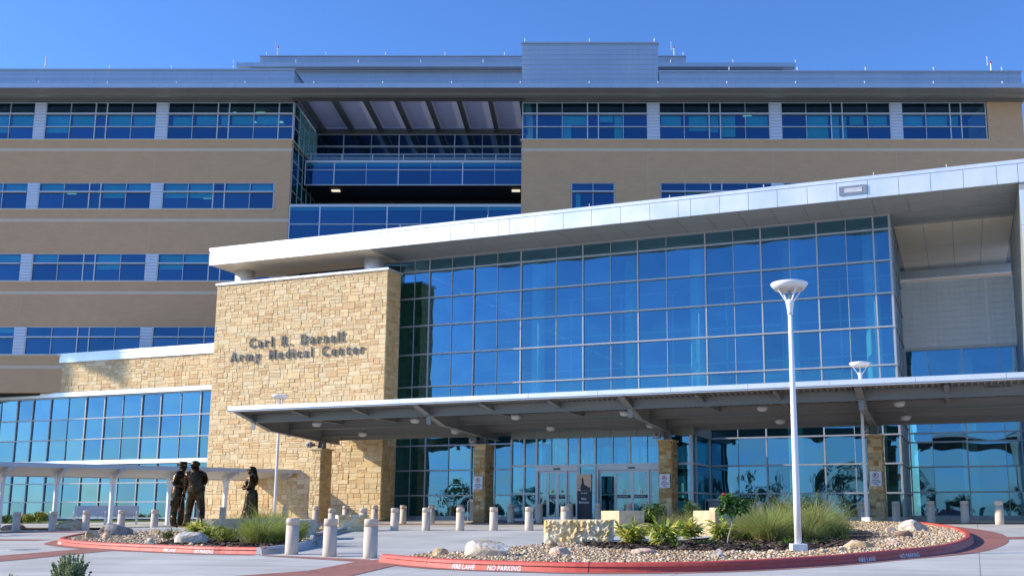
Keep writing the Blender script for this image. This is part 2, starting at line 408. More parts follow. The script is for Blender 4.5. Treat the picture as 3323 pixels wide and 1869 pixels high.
# brick bands of the left wing: one wall mesh per wing
w = MB()
for z0, z1 in ((21.05, 23.84), (16.42, 19.22), (11.75, 14.55), (7.62, 9.89)): w.box(XL, XC, 0, .5, z0, z1)
for i in (1, 2, 3): w.box(-19.44, XC, .004, .5, SILL[i] - .08, HEAD[i])
w.box(XL, -43.7, .004, .5, 9.89, 26.46)
w.box(XC - .5, XC, .5, 6.0, 8.0, 23.84)
w.box(XL, -43.7, .02, .5, 0, 7.5)
w.build('brick_wall', M['brick'], H)
w = MB()
w.box(XR, XE, 0, .5, 21.05, 23.84); w.box(XR, -.6, .004, .5, 8, 21.05); w.box(2.2, 5.07, .004, .5, 8, 21.05); w.box(-.6, 2.2, .004, .5, 8, 19.2); w.box(5.07, XE, .004, .5, 8, 19.2)
w.box(20.2, XE, .004, .5, 19.2, 21.05); w.box(26.2, XE, .004, .5, 23.84, 26.46); w.box(XE - .5, XE, .5, 14, 8, 26.46); w.box(XR, XR + .5, .5, 7, 8, 23.84)
w.build('brick_wall', M['brick'], H)
for z0, z1 in ((23.11, 23.31), (18.46, 18.66), (13.78, 13.98), (9.11, 9.30)):
    m = MB(); m.box(XL, XC + .012, -.012, .1, z0, z1); m.box(XC - .2, XC + .012, .1, 5.9, z0, z1); m.build('stone_band', M['band'], H)
m = MB(); m.box(XR - .012, XE + .012, -.012, .1, 23.11, 23.31); m.build('stone_band', M['band'], H)
for i in range(4):
    m = MB(); m.box(XL, XC + (.08 if i == 0 else -.97), -.07, .12, SILL[i] - .085, SILL[i])
    if i == 0: m.box(XC - .1, XC + .08, .12, 5.9, SILL[i] - .085, SILL[i])
    m.build('sill', M['trim'], H)
m = MB(); m.box(XR - .08, 26.22, -.07, .12, SILL[0] - .085, SILL[0]); m.build('sill', M['trim'], H)
# wall control joints
for x, z0, z1 in ((-27.2, 21.1, 23.1), (-19.4, 16.5, 18.4), (-34.9, 11.8, 13.7), (4.3, 19.2, 23.1), (12.3, 21.1, 23.1), (20.2, 21.1, 23.1), (-27.2, 16.5, 18.4)):
    m = MB(); m.box(x - .008, x + .008, -.004, .02, z0, z1); m.build('control_joint', M['band'], H)

def window(x0, x1, z0, z1, vm, hm, blinds=(), lights=(), par=H, y=.1, gm='gwin'):
    f = MB(); t = .055
    f.box(x0, x1, y - .05, y + .08, z0, z0 + t); f.box(x0, x1, y - .05, y + .08, z1 - t, z1)
    f.box(x0, x0 + t, y - .05, y + .08, z0 + t, z1 - t); f.box(x1 - t, x1, y - .05, y + .08, z0 + t, z1 - t)
    for x, wd in vm: f.box(x - wd / 2, x + wd / 2, y - .045, y + .08, z0 + t, z1 - t)
    for i, z in enumerate(hm):
        wd, pr = (.075, .16) if i == len(hm) - 1 else (.05, .055)
        f.box(x0 + t, x1 - t, y - pr, y + .081, z - wd / 2, z + wd / 2)
    fo = f.build('window', M['frame'], par)
    g = MB(); panes(g, [x0] + [v[0] for v in vm] + [x1], [z0] + list(hm) + [z1], y + .03, .004); g.build('pane', M[gm], fo)
    for a, b, c, d in blinds:
        bm = MB(); bm.box(a, b, y + .22, y + .24, c, d); bm.build('blind', M['blind'], fo)
    for a, b in lights:
        lm = MB(); lm.box(a, a + .55, y + b, y + b + .35, z1 - .2, z1 - .16); lm.build('ceiling_light', M['lit'], fo)
    return fo
TH_, TK = .03, .065
def bay(x0, x1, i, pat, blinds=(), lights=()):
    vm = [(x0 + o, wd) for o, wd in pat if x0 + o < x1 - .1]
    return window(x0, x1, SILL[i], HEAD[i], vm, TRAN[i], blinds, lights)
PAT = [(1.62, TH_), (3.23, TK), (3.95, TK), (5.56, TH_)]
rb = random.Random(5)
def rblinds(x0, i, n=3, xs=(0, 1.62, 3.23, 3.95, 5.56, 7.1)):
    out = []
    for k in range(len(xs) - 1):
        if k == 2: continue
        top, mid = (TRAN[i][1] - .04, TRAN[i][0]) if i == 0 else (HEAD[i] - .06, TRAN[i][0])
        if rb.random() < n / 5: out.append((x0 + xs[k] + .05, x0 + xs[k + 1] - .05, mid + (rb.choice([.06, .18, .3]) if rb.random() < .72 else -.32), top))
    return out
for i in range(4):
    bay(-42.3, -35.12, i, PAT, rblinds(-42.3, i, 4))
    bay(-34.46, -27.28, i, PAT, [] if i == 3 else rblinds(-34.46, i, 4.2), [(-33.5, 1.4)] if i == 1 else ())
    if i == 0: bay(-26.58, XC, 0, PAT + [(7.16, TK)], [(-26.3, -25.05, 24.95, 25.55), (-24.8, -23.5, 25.0, 25.6), (-23.2, -22.7, 25.0, 25.6), (-22.5, -21.1, 25.02, 25.6), (-20.9, -19.5, 25.02, 25.6)], [(-23.2, 1.2), (-22.4, 2.8), (-21.3, 1.2), (-20.6, 2.8)])
    else: bay(-26.58, -19.47, i, PAT, [] if i == 3 else rblinds(-26.58, i, 4.6), [(-25.9, 1.0), (-25.0, 2.4)] if i == 1 else ())
    for x0, x1 in ((-43.0, -42.3), (-35.12, -34.46), (-27.28, -26.58)):
        p = MB(); z = SILL[i]; n = 12 if i == 0 else 9; hh = (HEAD[i] - SILL[i]) / n
        for k in range(n): p.prism([(.03, z + k * hh), (.085, z + k * hh), (.2, z + k * hh + .01), (.2, z + (k + 1) * hh), (.03, z + (k + 1) * hh - .02)], x0, x1, axis='x')
        p.build('pilaster', M['pilaster'], H)
p = MB(); p.box(-43.7, -43.0, .02, .4, 8, 26.46); p.build('pilaster', M['pilaster'], H)
# right wing windows
bay_r = [(-3.74, 4.34, [(.95, TK), (2.57, TH_), (4.2, TK), (4.9, TK), (6.5, TH_)]), (5.06, 12.2, PAT), (12.92, 19.98, PAT), (20.69, 26.14, [(1.55, TH_), (3.13, TK), (3.83, TK)])]
bl = [[(-1.15, .42, 25.0, 25.6), (2.2, 2.7, 24.0, 25.6), (-1.1, -.6, 24.0, 25.0), (1.25, 2.1, 25.2, 25.6)], [(5.2, 6.5, 24.9, 25.6), (7.0, 8.2, 24.6, 25.6), (8.4, 8.9, 24.5, 25.6), (9.1, 10.0, 24.2, 25.6), (10.7, 12.1, 24.85, 25.6)],
      [(14.6, 16.0, 24.0, 25.6), (16.2, 16.7, 24.05, 25.6), (16.85, 17.2, 24.0, 25.6), (17.4, 18.3, 25.0, 25.6), (18.5, 19.8, 24.95, 25.6)], [(20.8, 22.1, 24.95, 25.6), (22.35, 23.7, 24.95, 25.6), (23.9, 24.4, 24.95, 25.6)]]
for (x0, x1, pt), b in zip(bay_r, bl): bay(x0, x1, 0, pt, b, [(10.8, 1.6)] if x0 == 5.06 else ())
for x0, x1 in ((4.34, 5.06), (12.2, 12.92), (19.98, 20.69)):
    p = MB(); z = SILL[0]; hh = (HEAD[0] - SILL[0]) / 12
    for k in range(12): p.prism([(.03, z + k * hh), (.085, z + k * hh), (.2, z + k * hh + .01), (.2, z + (k + 1) * hh), (.03, z + (k + 1) * hh - .02)], x0, x1, axis='x')
    p.build('pilaster', M['pilaster'], H)
window(-.58, 2.18, 19.2, 21.05, [(.8, TH_)], [20.45], [(-.3, 0, 19.3, 20.4)])
window(5.09, 12.21, 19.2, 21.05, [(6.66, TH_), (8.29, TK), (9.0, TK), (10.6, TH_)], [20.45], [(6.8, 8.1, 19.8, 20.4), (9.1, 10.4, 19.6, 20.4)])
p = MB(); p.box(12.21, 12.92, .05, .2, 19.2, 21.05); p.build('pilaster', M['pilaster'], H)
window(12.92, 20.2, 19.2, 21.05, [(14.5, TH_), (16.1, TK), (16.8, TK), (18.4, TH_)], [20.45], [(13.1, 14.4, 20.5, 21.0)])
m = MB(); m.box(XL, -31.0, .5, 9, 7.5, 8.2); m.build('overhang_soffit', M['dark'], H)  # near-black infill, the shade under the overhang put into its colour
# rooms behind the glass: back wall, floors, ceilings
m = MB()
for i in range(4):
    m.box(-43.0, XC - .6, 3.2, 3.3, SILL[i], HEAD[i] + .3); m.box(-43.0, XC - .6, .5, 3.2, SILL[i] - .3, SILL[i] - .12); m.box(-43.0, XC - .6, .5, 3.2, HEAD[i] + .02, HEAD[i] + .2)
    for x in (-39.0, -34.8, -30.9, -26.9, -22.9): m.box(x, x + .1, .5, 3.2, SILL[i] - .1, HEAD[i])
m.box(XR + .55, 26.2, 3.2, 3.3, 19, 27); m.box(XR + .55, 26.2, .5, 3.2, 23.5, 23.7); m.box(XR + .55, 26.2, .5, 3.2, 26.47, 26.6); m.box(-.7, 20.3, .5, 3.2, 18.9, 19.1)
for x in (4.7, 8.6, 12.5, 16.4, 20.3): m.box(x, x + .1, .5, 3.2, 19.2, 26.4)
m.build('interior', M['room'], H)

# --- eaves: frieze, stepped soffit, bright fascia
def eave(x0, x1, name='eave'):
    m = MB(); m.prism([(-1.9, 26.60), (-1.9, 26.85), (.3, 26.85), (.3, 26.78), (-.07, 26.76), (-.5, 26.62), (-.6, 26.48), (-1.05, 26.48), (-1.05, 26.60)], x0, x1, axis='x')
    o = m.build(name, M['eave'], H)
    f = MB(); x = x0 + .02; k = 0
    while x < x1 - .05:
        wdt = [6.45, 1.38][k % 2]; xe = min(x + wdt, x1); f.box(x, xe - .012, -1.94, -1.9, 26.58, 26.87); x = xe; k += 1
    f.build('fascia', M['parapet'], o)
eave(-68.6, 31.0)
m = MB(); m.box(XL, -68.6, -.46, .3, 26.4, 26.85); m.build('unseen_cornice', M['eave'], H)  # unseen far end, stepped back to shape the shadow on the side wing
m = MB(); m.box(XL, XC + .2, -.06, .2, 26.46, 26.76); m.box(XL, XC + .2, -.1, .2, 26.46, 26.5); m.build('frieze', M['eave'], H)
m = MB(); m.box(XR - .05, XE + .1, -.06, .2, 26.46, 26.76); m.box(XR - .05, XE + .1, -.1, .2, 26.46, 26.5); m.build('frieze', M['eave'], H)
m = MB(); m.box(XL, XC, .3, 6.2, 26.6, 26.84); m.box(XR, XE + .4, .3, 6.2, 26.6, 26.84); m.box(XL, XE + .4, 6.2, 30, 26.6, 26.84); m.build('roof', M['parapet'], H)
# --- parapets and penthouses (clapboard metal)
def clad(x0, x1, y0, y1, z0, z1, name, step=.33, mt='parapet', joints=3.75):
    m = MB(); m.box(x0 + .03, x1 - .03, y0 + .03, y1, z0, z1 - .08)
    x = x0
    while x < x1 - .01:
        xe = min(x + joints, x1); z = z0
        while z < z1 - .1:
            ze = min(z + step, z1 - .08); m.prism([(y0, z), (y0 + .03, z), (y0 + .03, ze), (y0 + .022, ze)], x + .01, xe - .01, axis='x'); z = ze
        x = xe
    m.box(x0 - .05, x1 + .05, y0 - .06, y1 + .02, z1 - .09, z1)
    return m.build(name, M[mt], H)
clad(XL, -18.42, -.4, 1.7, 26.85, 28.52, 'parapet')
clad(5.05, 28.4, -.4, 2.2, 26.85, 28.40, 'parapet')
clad(-3.77, 5.02, -.4, 6.0, 26.85, 30.36, 'stair_tower')
clad(-24.0, 14.6, 7.2, 16, 26.85, 31.86, 'penthouse', .3)
m = MB(); m.box(-24.7, 15.45, 6.6, 14, 31.88, 32.19); m.box(-24.1, 8.3, 7.2, 14, 32.19, 32.34); m.build('penthouse_fascia', M['parapet'], H)
clad(-23.65, 7.76, 8.4, 14, 32.34, 33.57, 'louvre_screen', .16)
# --- rods, antennas
rod = MB(); rod.tube([(0, 0, 0), (0, 0, .3)], .025, 6)
rods = [(-38.5 + 4.34 * k, -1.6, 26.85) for k in range(16)] + [(-34.6 + 7.2 * 0, -.3, 28.52)] + [(-30.4 + 4.0 * k, -.3, 28.52) for k in range(3)] + [(9.6 + 4.4 * k, -.3, 28.4) for k in range(5)] + [(-3.6, -.3, 30.36), (.6, -.3, 30.36), (4.8, -.3, 30.36)] \
    + [(-25 + 4.5 * k, 6.8, 32.19) for k in range(10)] + [(-23.2 + 4.4 * k, 8.5, 33.57) for k in range(8)]
rme = None
for p in rods:
    if rme is None: o = rod.build('lightning_rod', M['white'], H, True); rme = o.data
    else: o = bpy.data.objects.new('lightning_rod', rme); COL.objects.link(o); o.parent = H
    o.location = p
m = MB(); m.tube([(0, 0, 0), (0, 0, 1.3)], .04, 6)
o = m.build('mast', M['white'], H, True); o.location = (-35.0, .5, 28.5)
for x, y, z in ((-22.6, 9.2, 33.57), (7.0, 9.2, 33.57), (26.9, .6, 28.4)):
    m = MB(); m.tube([(0, 0, 0), (0, 0, .95)], .04, 6); m.bar((0, 0, .9), (-.22, 0, .95), .03, .03); m.tube([(-.22, 0, .8), (-.22, 0, 1.45)], .014, 6)
    o = m.build('antenna', M['white'], H); o.location = (x, y, z)
    m = MB(); m.lathe([(.0, .95), (.055, .97), (.055, 1.08), (.0, 1.12)], seg=10); m.build('beacon', M['red'], o, True)

# --- balcony recess
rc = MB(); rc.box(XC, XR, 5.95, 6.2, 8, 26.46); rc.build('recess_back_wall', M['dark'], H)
window(XC, XR, 22.6, 26.44, [(-16.55 + 1.94 * k, TK if k % 2 == 0 else TH_) for k in range(7)], [23.6, 24.6, 25.5], (), [(-17.8, 1.2), (-15.0, 1.2), (-11.6, 1.2), (-8.2, 1.2), (-5.3, 1.2)], y=5.7)
window(XC, XR, 18.6, 21.4, [(-16.55 + 1.94 * k, TK if k % 2 == 0 else TH_) for k in range(7)], [20.9], y=5.7)
# side glazing of the recess, facing right
f = MB()
for z in (19.7, 20.6, 21.6, 22.6, 23.6, 24.79, 25.65): f.box(XC - .02, XC + .06, .15, 5.75, z - .035, z + .035)
for y in (.18, 1.5, 2.6, 3.7, 4.8): f.box(XC - .02, XC + .05, y - .03, y + .03, 18.6, 26.45)
fo = f.build('window', M['frame'], H)
g = MB(); zs = [18.6, 19.7, 20.6, 21.6, 22.6, 23.6, 24.79, 25.65, 26.45]; ys = [.18, 1.5, 2.6, 3.7, 4.8, 5.75]
for j in range(len(zs) - 1):
    for k in range(5): g.face([(XC + .015, ys[k], zs[j]), (XC + .015, ys[k + 1], zs[j]), (XC + .015, ys[k + 1], zs[j + 1]), (XC + .015, ys[k], zs[j + 1])], (.95, .95, .949))
g.build('pane', M['gwin'], fo)
def balcony(y, z0, z1, zm, x0, name):
    b = MB(); b.box(x0, XR, y, y + .12, z1 - .16, z1); b.box(x0, XR, y, y + .1, z0, z0 + .06); b.box(x0, x0 + .07, y, y + .1, z0 + .06, z1 - .16)
    b.box(x0 + .07, XR, y, y + .1, zm - .025, zm + .025)
    x = x0 + 1.95; k = 0
    xs = [x0]
    while x < XR - .3:
        wd = .075 if k % 2 == 0 else .03; b.box(x - wd / 2, x + wd / 2, y + .002, y + .1, z0 + .06, z1 - .16); xs.append(x); x += 2.13; k += 1
    b.box(x0, XR, y + .12, 5.9, z1 - .35, z1 - .05)
    o = b.build(name, M['frame'], H)
    g = MB(); panes(g, xs + [XR], [z0 + .03, zm, z1 - .1], y + .05, .003); g.build('spandrel_glass', M['gwin'], o)
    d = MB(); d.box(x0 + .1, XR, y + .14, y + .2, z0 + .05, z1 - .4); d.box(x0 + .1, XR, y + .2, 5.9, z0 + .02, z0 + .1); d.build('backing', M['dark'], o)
    return o
bu = balcony(2.5, 21.68, 23.40, 22.74, -18.28, 'balcony')
rl = MB(); z = 23.40
for k in range(8): rl.box(-17.95 + 2.05 * k, -17.9 + 2.05 * k, 2.58, 2.63, z, z + .46)
rl.box(-18.28, XR, 2.58, 2.62, z + .44, z + .48); rl.box(-18.28, XR, 2.59, 2.61, z + .2, z + .22)
r = rl.build('railing', M['frame'], bu)
g = MB(); g.face([(-18.28, 2.6, z + .02), (XR, 2.6, z + .02), (XR, 2.6, z + .44), (-18.28, 2.6, z + .44)], (.95, .95, .949)); g.build('railing_glass', M['gclear'], bu)
bl_ = balcony(-.02, 15.6, 19.60, 18.3, -18.44, 'balcony')
for x in (-16.7, -4.6):
    m = MB(); m.box(x, x + .55, 3.4, 3.7, 21.60, 21.67); m.build('ceiling_light', M['lit'], H)
clad(XC - .35, XC + .05, 1.72, 6.0, 26.85, 28.52, 'parapet')  # unseen parapet return, added to shade the left louvre bays
# louvred roof over the recess
m = MB()
for k in range(8):
    x = -17.95 + 2.02 * k; m.box(x - .14, x + .14, -.3, 5.9, 26.48, 26.76); m.box(x - .06, x + .06, .3, 5.9, 26.95, 27.45)
m.box(XC, XR, -.35, -.1, 26.44, 26.75); m.box(XC, XR, 5.5, 5.9, 26.46, 26.78)
m.build('canopy_beam', M['darkmetal'], H)
m = MB()
y = .0
while y < 5.4:
    m.mesh([(XC, y, 26.92), (XR, y, 26.92), (XR, y + .11, 26.80), (XC, y + .11, 26.80), (XC, y, 26.935), (XR, y, 26.935), (XR, y + .11, 26.815), (XC, y + .11, 26.815)], [(0, 3, 2, 1), (4, 5, 6, 7), (0, 1, 5, 4), (2, 3, 7, 6)]); y += .145
m.build('canopy_louvre', M['louvre'], H)
# ------------------------------------------------------------------ entrance pavilion: glazed lobby, big roof, vestibule  (local x = along, y = inwards, z = up)
LB = thing('entrance_pavilion', 'glass fronted entrance lobby under a long white slab roof', 'building', (CX, CY, 0), -TH)
MJ = [-26.6, -23.68, -21.02, -18.33, -14.92, -12.02, -8.6, -5.9, -3.28, -.72, 0.0]       # main mullions
MN = [-25.5, -24.6, -22.34, -19.69, -16.38, -13.45, -10.56, -7.23, -4.55, -1.95]              # thin butt joints
ROW = [.16, 1.24, 2.52, 3.80, 4.44, 6.90, 8.63, 10.17, 11.68, 13.15, 13.80]
def curtain(x0, x1, y, mj, mn, rows, par, name, gm, skip=None, cap=.1, vx=None):
    f = MB()
    for x in mj: f.box(x - .034, x + .034, y - .05, y + .12, rows[0], rows[-1])
    for x in mn: f.box(x - .015, x + .015, y - .012, y + .1, rows[0], rows[-1])
    for i, z in enumerate(rows): f.box(x0, x1, y - cap, y + .11, z - .034, z + .034)
    f.box(x0, x1, y - .06, y + .2, 0, rows[0] - .04)
    fo = f.build(name, M['frame2'], par)
    g = MB(); panes(g, sorted(set(mj + mn)), rows, y + .03, .0035, random.Random(3)); g.build('pane', M[gm], fo)
    return fo
curtain(-26.6, 0.06, 0.0, MJ, MN, ROW, LB, 'curtain_wall', 'gcur')
# end wall of the lobby, facing right
SD = [.95, 1.9, 3.3, 4.7, 6.1]
f = MB()
for y in [0.06] + SD: f.box(-.06, .07, y - .035, y + .035, 0, 13.8)
for z in ROW: f.box(-.06, .1, .05, 6.45, z - .04, z + .04)
fo = f.build('end_wall', M['frame2'], LB)
g = MB(); ys = [.06] + SD + [6.5]
for a, b in zip(ys, ys[1:]):
    for c, d in zip(ROW, ROW[1:]): g.face([(.03, a, c), (.03, b, c), (.03, b, d), (.03, a, d)], (.95, .95, .949))
g.build('pane', M['gcur'], fo)
# right hand part, set back: glass below, clapboard screen above
fo = curtain(.05, 14.0, 6.5, [.1, 2.78, 5.25, 8.0, 11.0], [1.17, 4.53, 6.7], [.2, 1.37, 2.6, 3.82, 4.27, 6.4, 8.45], LB, 'curtain_wall', 'gcur', cap=.06)
m = MB()
for x0, x1 in ((.0, 4.02), (4.18, 14)):
    z = 8.55
    while z < 11.8: m.prism([(6.36, z), (6.5, z), (6.5, z + .3), (6.44, z + .3)], x0, x1, axis='x'); z += .3
m.box(4.02, 4.18, 6.385, 6.5, 8.55, 11.85); m.box(-.02, 14, 6.33, 6.8, 11.85, 11.93); m.box(0, 14, 6.5, 6.75, 8.46, 11.85)
m.build('screen_wall', M['screen'], LB)
# roof: a slab of white panels with a leg at the right end
rf = MB(); rf.box(-35.75, -25.6, -2.9, .45, 13.84, 14.72); rf.box(-25.6, 6.3, -2.9, 1.75, 13.84, 14.72); rf.box(-25.6, 6.3, 1.75, 11.6, 13.70, 14.72)
rf.box(5.36, 6.3, -2.9, 7.0, 5.3, 13.84); rf.box(5.36, 6.3, -2.55, 7.0, 0, 5.3)
ro = rf.build('roof_slab', M['soffit'], LB)
JX = [-35.86, -34.85, -33.48, -32.11, -30.75, -29.41, -28.06, -26.79, -26.23, -24.91, -23.6, -22.25, -20.93, -19.6, -18.26, -17.67, -16.31, -14.84, -13.39, -11.94, -10.49, -9.13, -8.54, -7.19, -5.86, -4.56, -3.24, -1.96, -.66, .63, 1.93, 3.24, 4.54, 5.35, 6.3]
for a, b in zip(JX, JX[1:]):
    m = MB(); m.box(a + .009, b - .009, -2.97, -2.9, 13.82, 14.62); m.build('fascia_panel', M['panel'], ro)
m = MB(); m.box(-35.9, 6.35, -2.99, -2.6, 14.63, 14.79); m.build('roof_edge', M['panel'], ro)
for z0 in (0, 1.5, 3, 4.5, 6, 7.5, 9, 10.5, 12.0):
    m = MB(); m.box(5.355, 6.3, -2.97 if z0 > 5 else -2.62, -2.9 if z0 > 5 else -2.55, z0 + .01, min(z0 + 1.49, 13.8)); m.build('fascia_panel', M['panel'], ro)
m = MB(); m.box(-35.86, -35.78, -2.9, .45, 13.82, 14.62); m.build('fascia_panel', M['panel'], ro)
# soffit panels, each a sheet
for (x0, x1, y0, y1, z, mt, nx, ny) in ((-35.75, -25.65, -2.88, .43, 13.815, 'soffit_lit', 7, 2), (-25.5, 5.34, -2.88, .0, 13.815, 'soffit', 21, 2), (.1, 5.34, .02, 1.73, 13.815, 'soffit', 4, 1), (.1, 5.34, 1.78, 11.58, 13.675, 'soffit_lit', 4, 7)):
    m = MB(); dx = (x1 - x0) / nx; dy = (y1 - y0) / ny
    for i in range(nx):
        for j in range(ny): m.box(x0 + i * dx + .012, x0 + (i + 1) * dx - .012, y0 + j * dy + .012, y0 + (j + 1) * dy - .012, z, z + .02)
    m.build('soffit', M[mt], ro)
m = MB(); m.box(-30.0, 6, 11.3, 11.6, 13.2, 13.7); m.build('roof_beam', M['panel'], LB)
for a in (-24.0, -19.0, -13.6, -9.6, -5.2, -.4, 2.6): 
    m = MB(); m.tube([(a, -2.7, 14.79), (a, -2.7, 15.02)], .015, 6); m.build('lightning_rod', M['white'], LB)
for a in (-34.95, -26.5):                       # round columns standing on the stone wall
    m = MB(); m.lathe([(.54, 12.5), (.54, 13.82)], a, -1.05, 32); m.build('column', M['panel'], LB, True)
# vestibule
V = MB()
VX = [-17.2, -16.9, -15.78, -14.62, -13.82, -13.05, -11.85, -10.65, -9.55, -8.62]
V.box(-17.2, -8.6, -3.55, -3.40, 3.74, 4.14); V.box(-17.2, -8.6, -3.4, 0, 4.1, 4.16)
for k in range(7): V.box(-17.2 + 1.23 * k + .01, -17.2 + 1.23 * (k + 1) - .01, -3.58, -3.55, 3.76, 4.13)
V.box(-8.6, -8.45, -3.55, -.06, 3.74, 4.14)
vo = V.build('vestibule_fascia', M['eave'], LB)
f = MB()
for x in (-17.2, -16.55, -14.62 - 1.3, -13.82, -13.05, -9.6, -8.62): f.box(x - .04, x + .04, -3.52, -3.4, 0.0, 3.74)
for x in (-15.2, -14.4, -12.2, -11.4, -10.6): f.box(x - .015 - (.02 if x in (-14.4, -11.4) else 0), x + .015 + (.02 if x in (-14.4, -11.4) else 0), -3.5, -3.4, 2.5, 3.74)
f.box(-17.2, -8.6, -3.53, -3.4, 2.46, 2.55)
f.box(-17.2, -15.96, -3.53, -3.4, 1.2, 1.28); f.box(-13.8, -13.08, -3.53, -3.4, 1.2, 1.28); f.box(-9.56, -8.6, -3.53, -3.4, 1.2, 1.28)
f.box(-17.2, -15.96, -3.53, -3.4, 0, .12); f.box(-13.8, -13.08, -3.53, -3.4, 0, .12); f.box(-9.56, -8.6, -3.53, -3.4, 0, .12)
for y in (-3.46, -2.75, -.1): f.box(-8.66, -8.52, y - .05, y + .05, 0, 3.74)
for z in (.06, 1.24, 2.5): f.box(-8.64, -8.5, -3.4, -.1, z - .04, z + .04)
fo = f.build('vestibule_frame', M['frame'], LB)
g = MB()
panes(g, [-17.2, -16.55, -15.92, -15.2, -14.4, -13.82, -13.05, -12.2, -11.4, -10.6, -9.6, -8.62], [2.5, 3.74], -3.44, .003)
panes(g, [-17.2, -16.55, -15.92], [.1, 1.24, 2.5], -3.44, .003); panes(g, [-13.82, -13.05], [.1, 1.24, 2.5], -3.44, .003); panes(g, [-9.6, -8.62], [.1, 1.24, 2.5], -3.44, .003)
for a, b in ((-3.4, -2.75), (-2.75, -.1)):
    for c, d in ((.1, 1.24), (1.24, 2.5), (2.5, 3.74)): g.face([(-8.58, a, c), (-8.58, b, c), (-8.58, b, d), (-8.58, a, d)], (.9, .9, .899))
for a, b in ((-3.4, -.1),): g.face([(-17.18, b, .1), (-17.18, a, .1), (-17.18, a, 3.74), (-17.18, b, 3.74)], (.9, .9, .899))
g.build('pane', M['gcur'], fo)
def doors(x0, x1, sgn):
    d = MB(); d.box(x0, x1, -3.56, -3.36, 2.26, 2.455); d.box(x0, x0 + .08, -3.54, -3.38, 0, 2.26); d.box(x1 - .08, x1, -3.54, -3.38, 0, 2.26)
    fo = d.build('door_frame', M['frame'], LB)
    m = MB(); m.box((x0 + x1) / 2 - .16, (x0 + x1) / 2 + .16, -3.6, -3.56, 2.32, 2.38); m.build('door_sensor', M['black'], fo)
    w = (x1 - x0 - .16) / 4
    for k in range(4):
        a = x0 + .08 + k * w; b = a + w; y = -3.47 if k in (1, 2) else -3.41
        l = MB(); l.box(a, a + .075, y - .02, y + .02, .02, 2.25); l.box(b - .075, b, y - .02, y + .02, .02, 2.25); l.box(a + .075, b - .075, y - .02, y + .02, .02, .2); l.box(a + .075, b - .075, y - .02, y + .02, 2.16, 2.25)
        lo = l.build('sliding_door', M['frame'], fo)
        g = MB(); g.face([(a + .07, y, .19), (b - .07, y, .19), (b - .07, y, 2.17), (a + .07, y, 2.17)], (.95, .95, .949)); g.build('pane', M['gdoor'], lo)
        if k in (1, 2):
            if sgn == 'NO ENTRY':
                q = MB(); q.box(a + .08, b - .08, y - .026, y - .022, 1.0, 1.19); q.build('door_sign', M['pylon'], lo)
                t = text_obj('NO ENTRY  x', .085, 'door_lettering', M['sign'], lo, (a + .16, y - .03, 1.105), bold=.002)
                t = text_obj('PLEASE USE OTHER DOORS', .04, 'door_lettering', M['sign'], lo, (a + .11, y - .03, 1.03))
                q = MB(); q.lathe([(.0, 0), (.06, .0), (.06, .004), (0, .004)], seg=16); q.v = [(p[0] + (a + b) / 2, y - .024 - p[2], p[1] + 1.33) for p in q.v]; q.build('door_decal', M['yellow'], lo)
            else:
                q = MB(); q.box(a + .08, b - .08, y - .026, y - .022, 1.02, 1.17); q.build('door_sign', M['pylon'], lo)
                t = text_obj('MAIN ENTRANCE', .082, 'door_lettering', M['sign'], lo, (a + .095, y - .03, 1.065), bold=.0025, sx=.8)
                q = MB(); q.prism([(0, 0), (.035, 0), (.035, .07), (.1, .0), (.13, .0), (.13, .15), (.0, .15)], y - .027, y - .022, axis='y'); q.v = [(p[0] + (a + b) / 2 - .05, p[1], p[2] + 1.22) for p in q.v]; q.build('door_decal', M['sign'], lo)
doors(-15.92, -13.86, 'NO ENTRY'); doors(-13.01, -9.64, 'MAIN ENTRANCE') if False else doors(-12.97, -9.64, 'MAIN ENTRANCE')
# inside the lobby
m = MB(); m.box(-25.2, -.1, 6.45, 6.7, 0, 13.7); m.build('back_wall', M['lobby'], LB)
m = MB()
for x in range(-24, 0, 3): m.box(x - .05, x + .05, 6.35, 6.45, 6.6, 12.4)
for z in (8.3, 10.2, 12.4): m.box(-25.2, -.2, 6.35, 6.45, z - .05, z + .05)
m.build('inner_glazing_frame', M['frame'], LB)
m = MB(); m.box(-22, -.2, 4.2, 6.4, 5.9, 6.45); m.box(-22, -.2, 4.1, 4.2, 5.8, 7.3); m.build('gallery', M['cream'], LB)
m = MB(); m.box(-25.3, -.05, .14, 6.4, .0, .03); m.build('lobby_floor', M['lobby'], LB)
m = MB(); m.box(-25.3, -.1, 1.8, 6.4, 13.55, 13.66); m.build('lobby_ceiling', M['lobby'], LB)
for a, n_ in ((-17.9, 1.3), (-9.35, 1.3), (-1.0, 1.3), (-13.5, 3.6), (-5.1, 3.6), (2.9, 8.2)):
    m = MB(); m.lathe([(.36, .03), (.36, 13.55 if a < 2 else 8.4)], a, n_, 24); m.build('lobby_column', M['teal'], LB, True)
m = MB(); m.box(.3, 14, 10.5, 10.7, 0, 8.4); m.box(.3, 14, 6.7, 10.5, 0, .03); m.box(.1, 14, 6.75, 10.5, 8.3, 8.45); m.box(.3, 14, 6.8, 10.5, 4.0, 4.35); m.build('back_wall', M['lobby'], LB)
m = MB(); m.box(-12.6, -9.9, 3.0, 3.6, .0, 1.05); m.box(-12.8, -9.7, 2.9, 3.7, 1.05, 1.1); m.build('reception_desk', M['cream'], LB)
for a in (-15.0, -11.3): 
    m = MB(); m.box(a, a + .1, 5, 5.1, .7, 1.9); m.build('wall_light', M['lit'], LB)
m = MB(); m.box(-30, 24, 7.0, 21, 11.1, 11.3); m.build('bounce_roof', M['roofing'], LB)  # unseen roof, added to bounce sunlight onto the back soffit
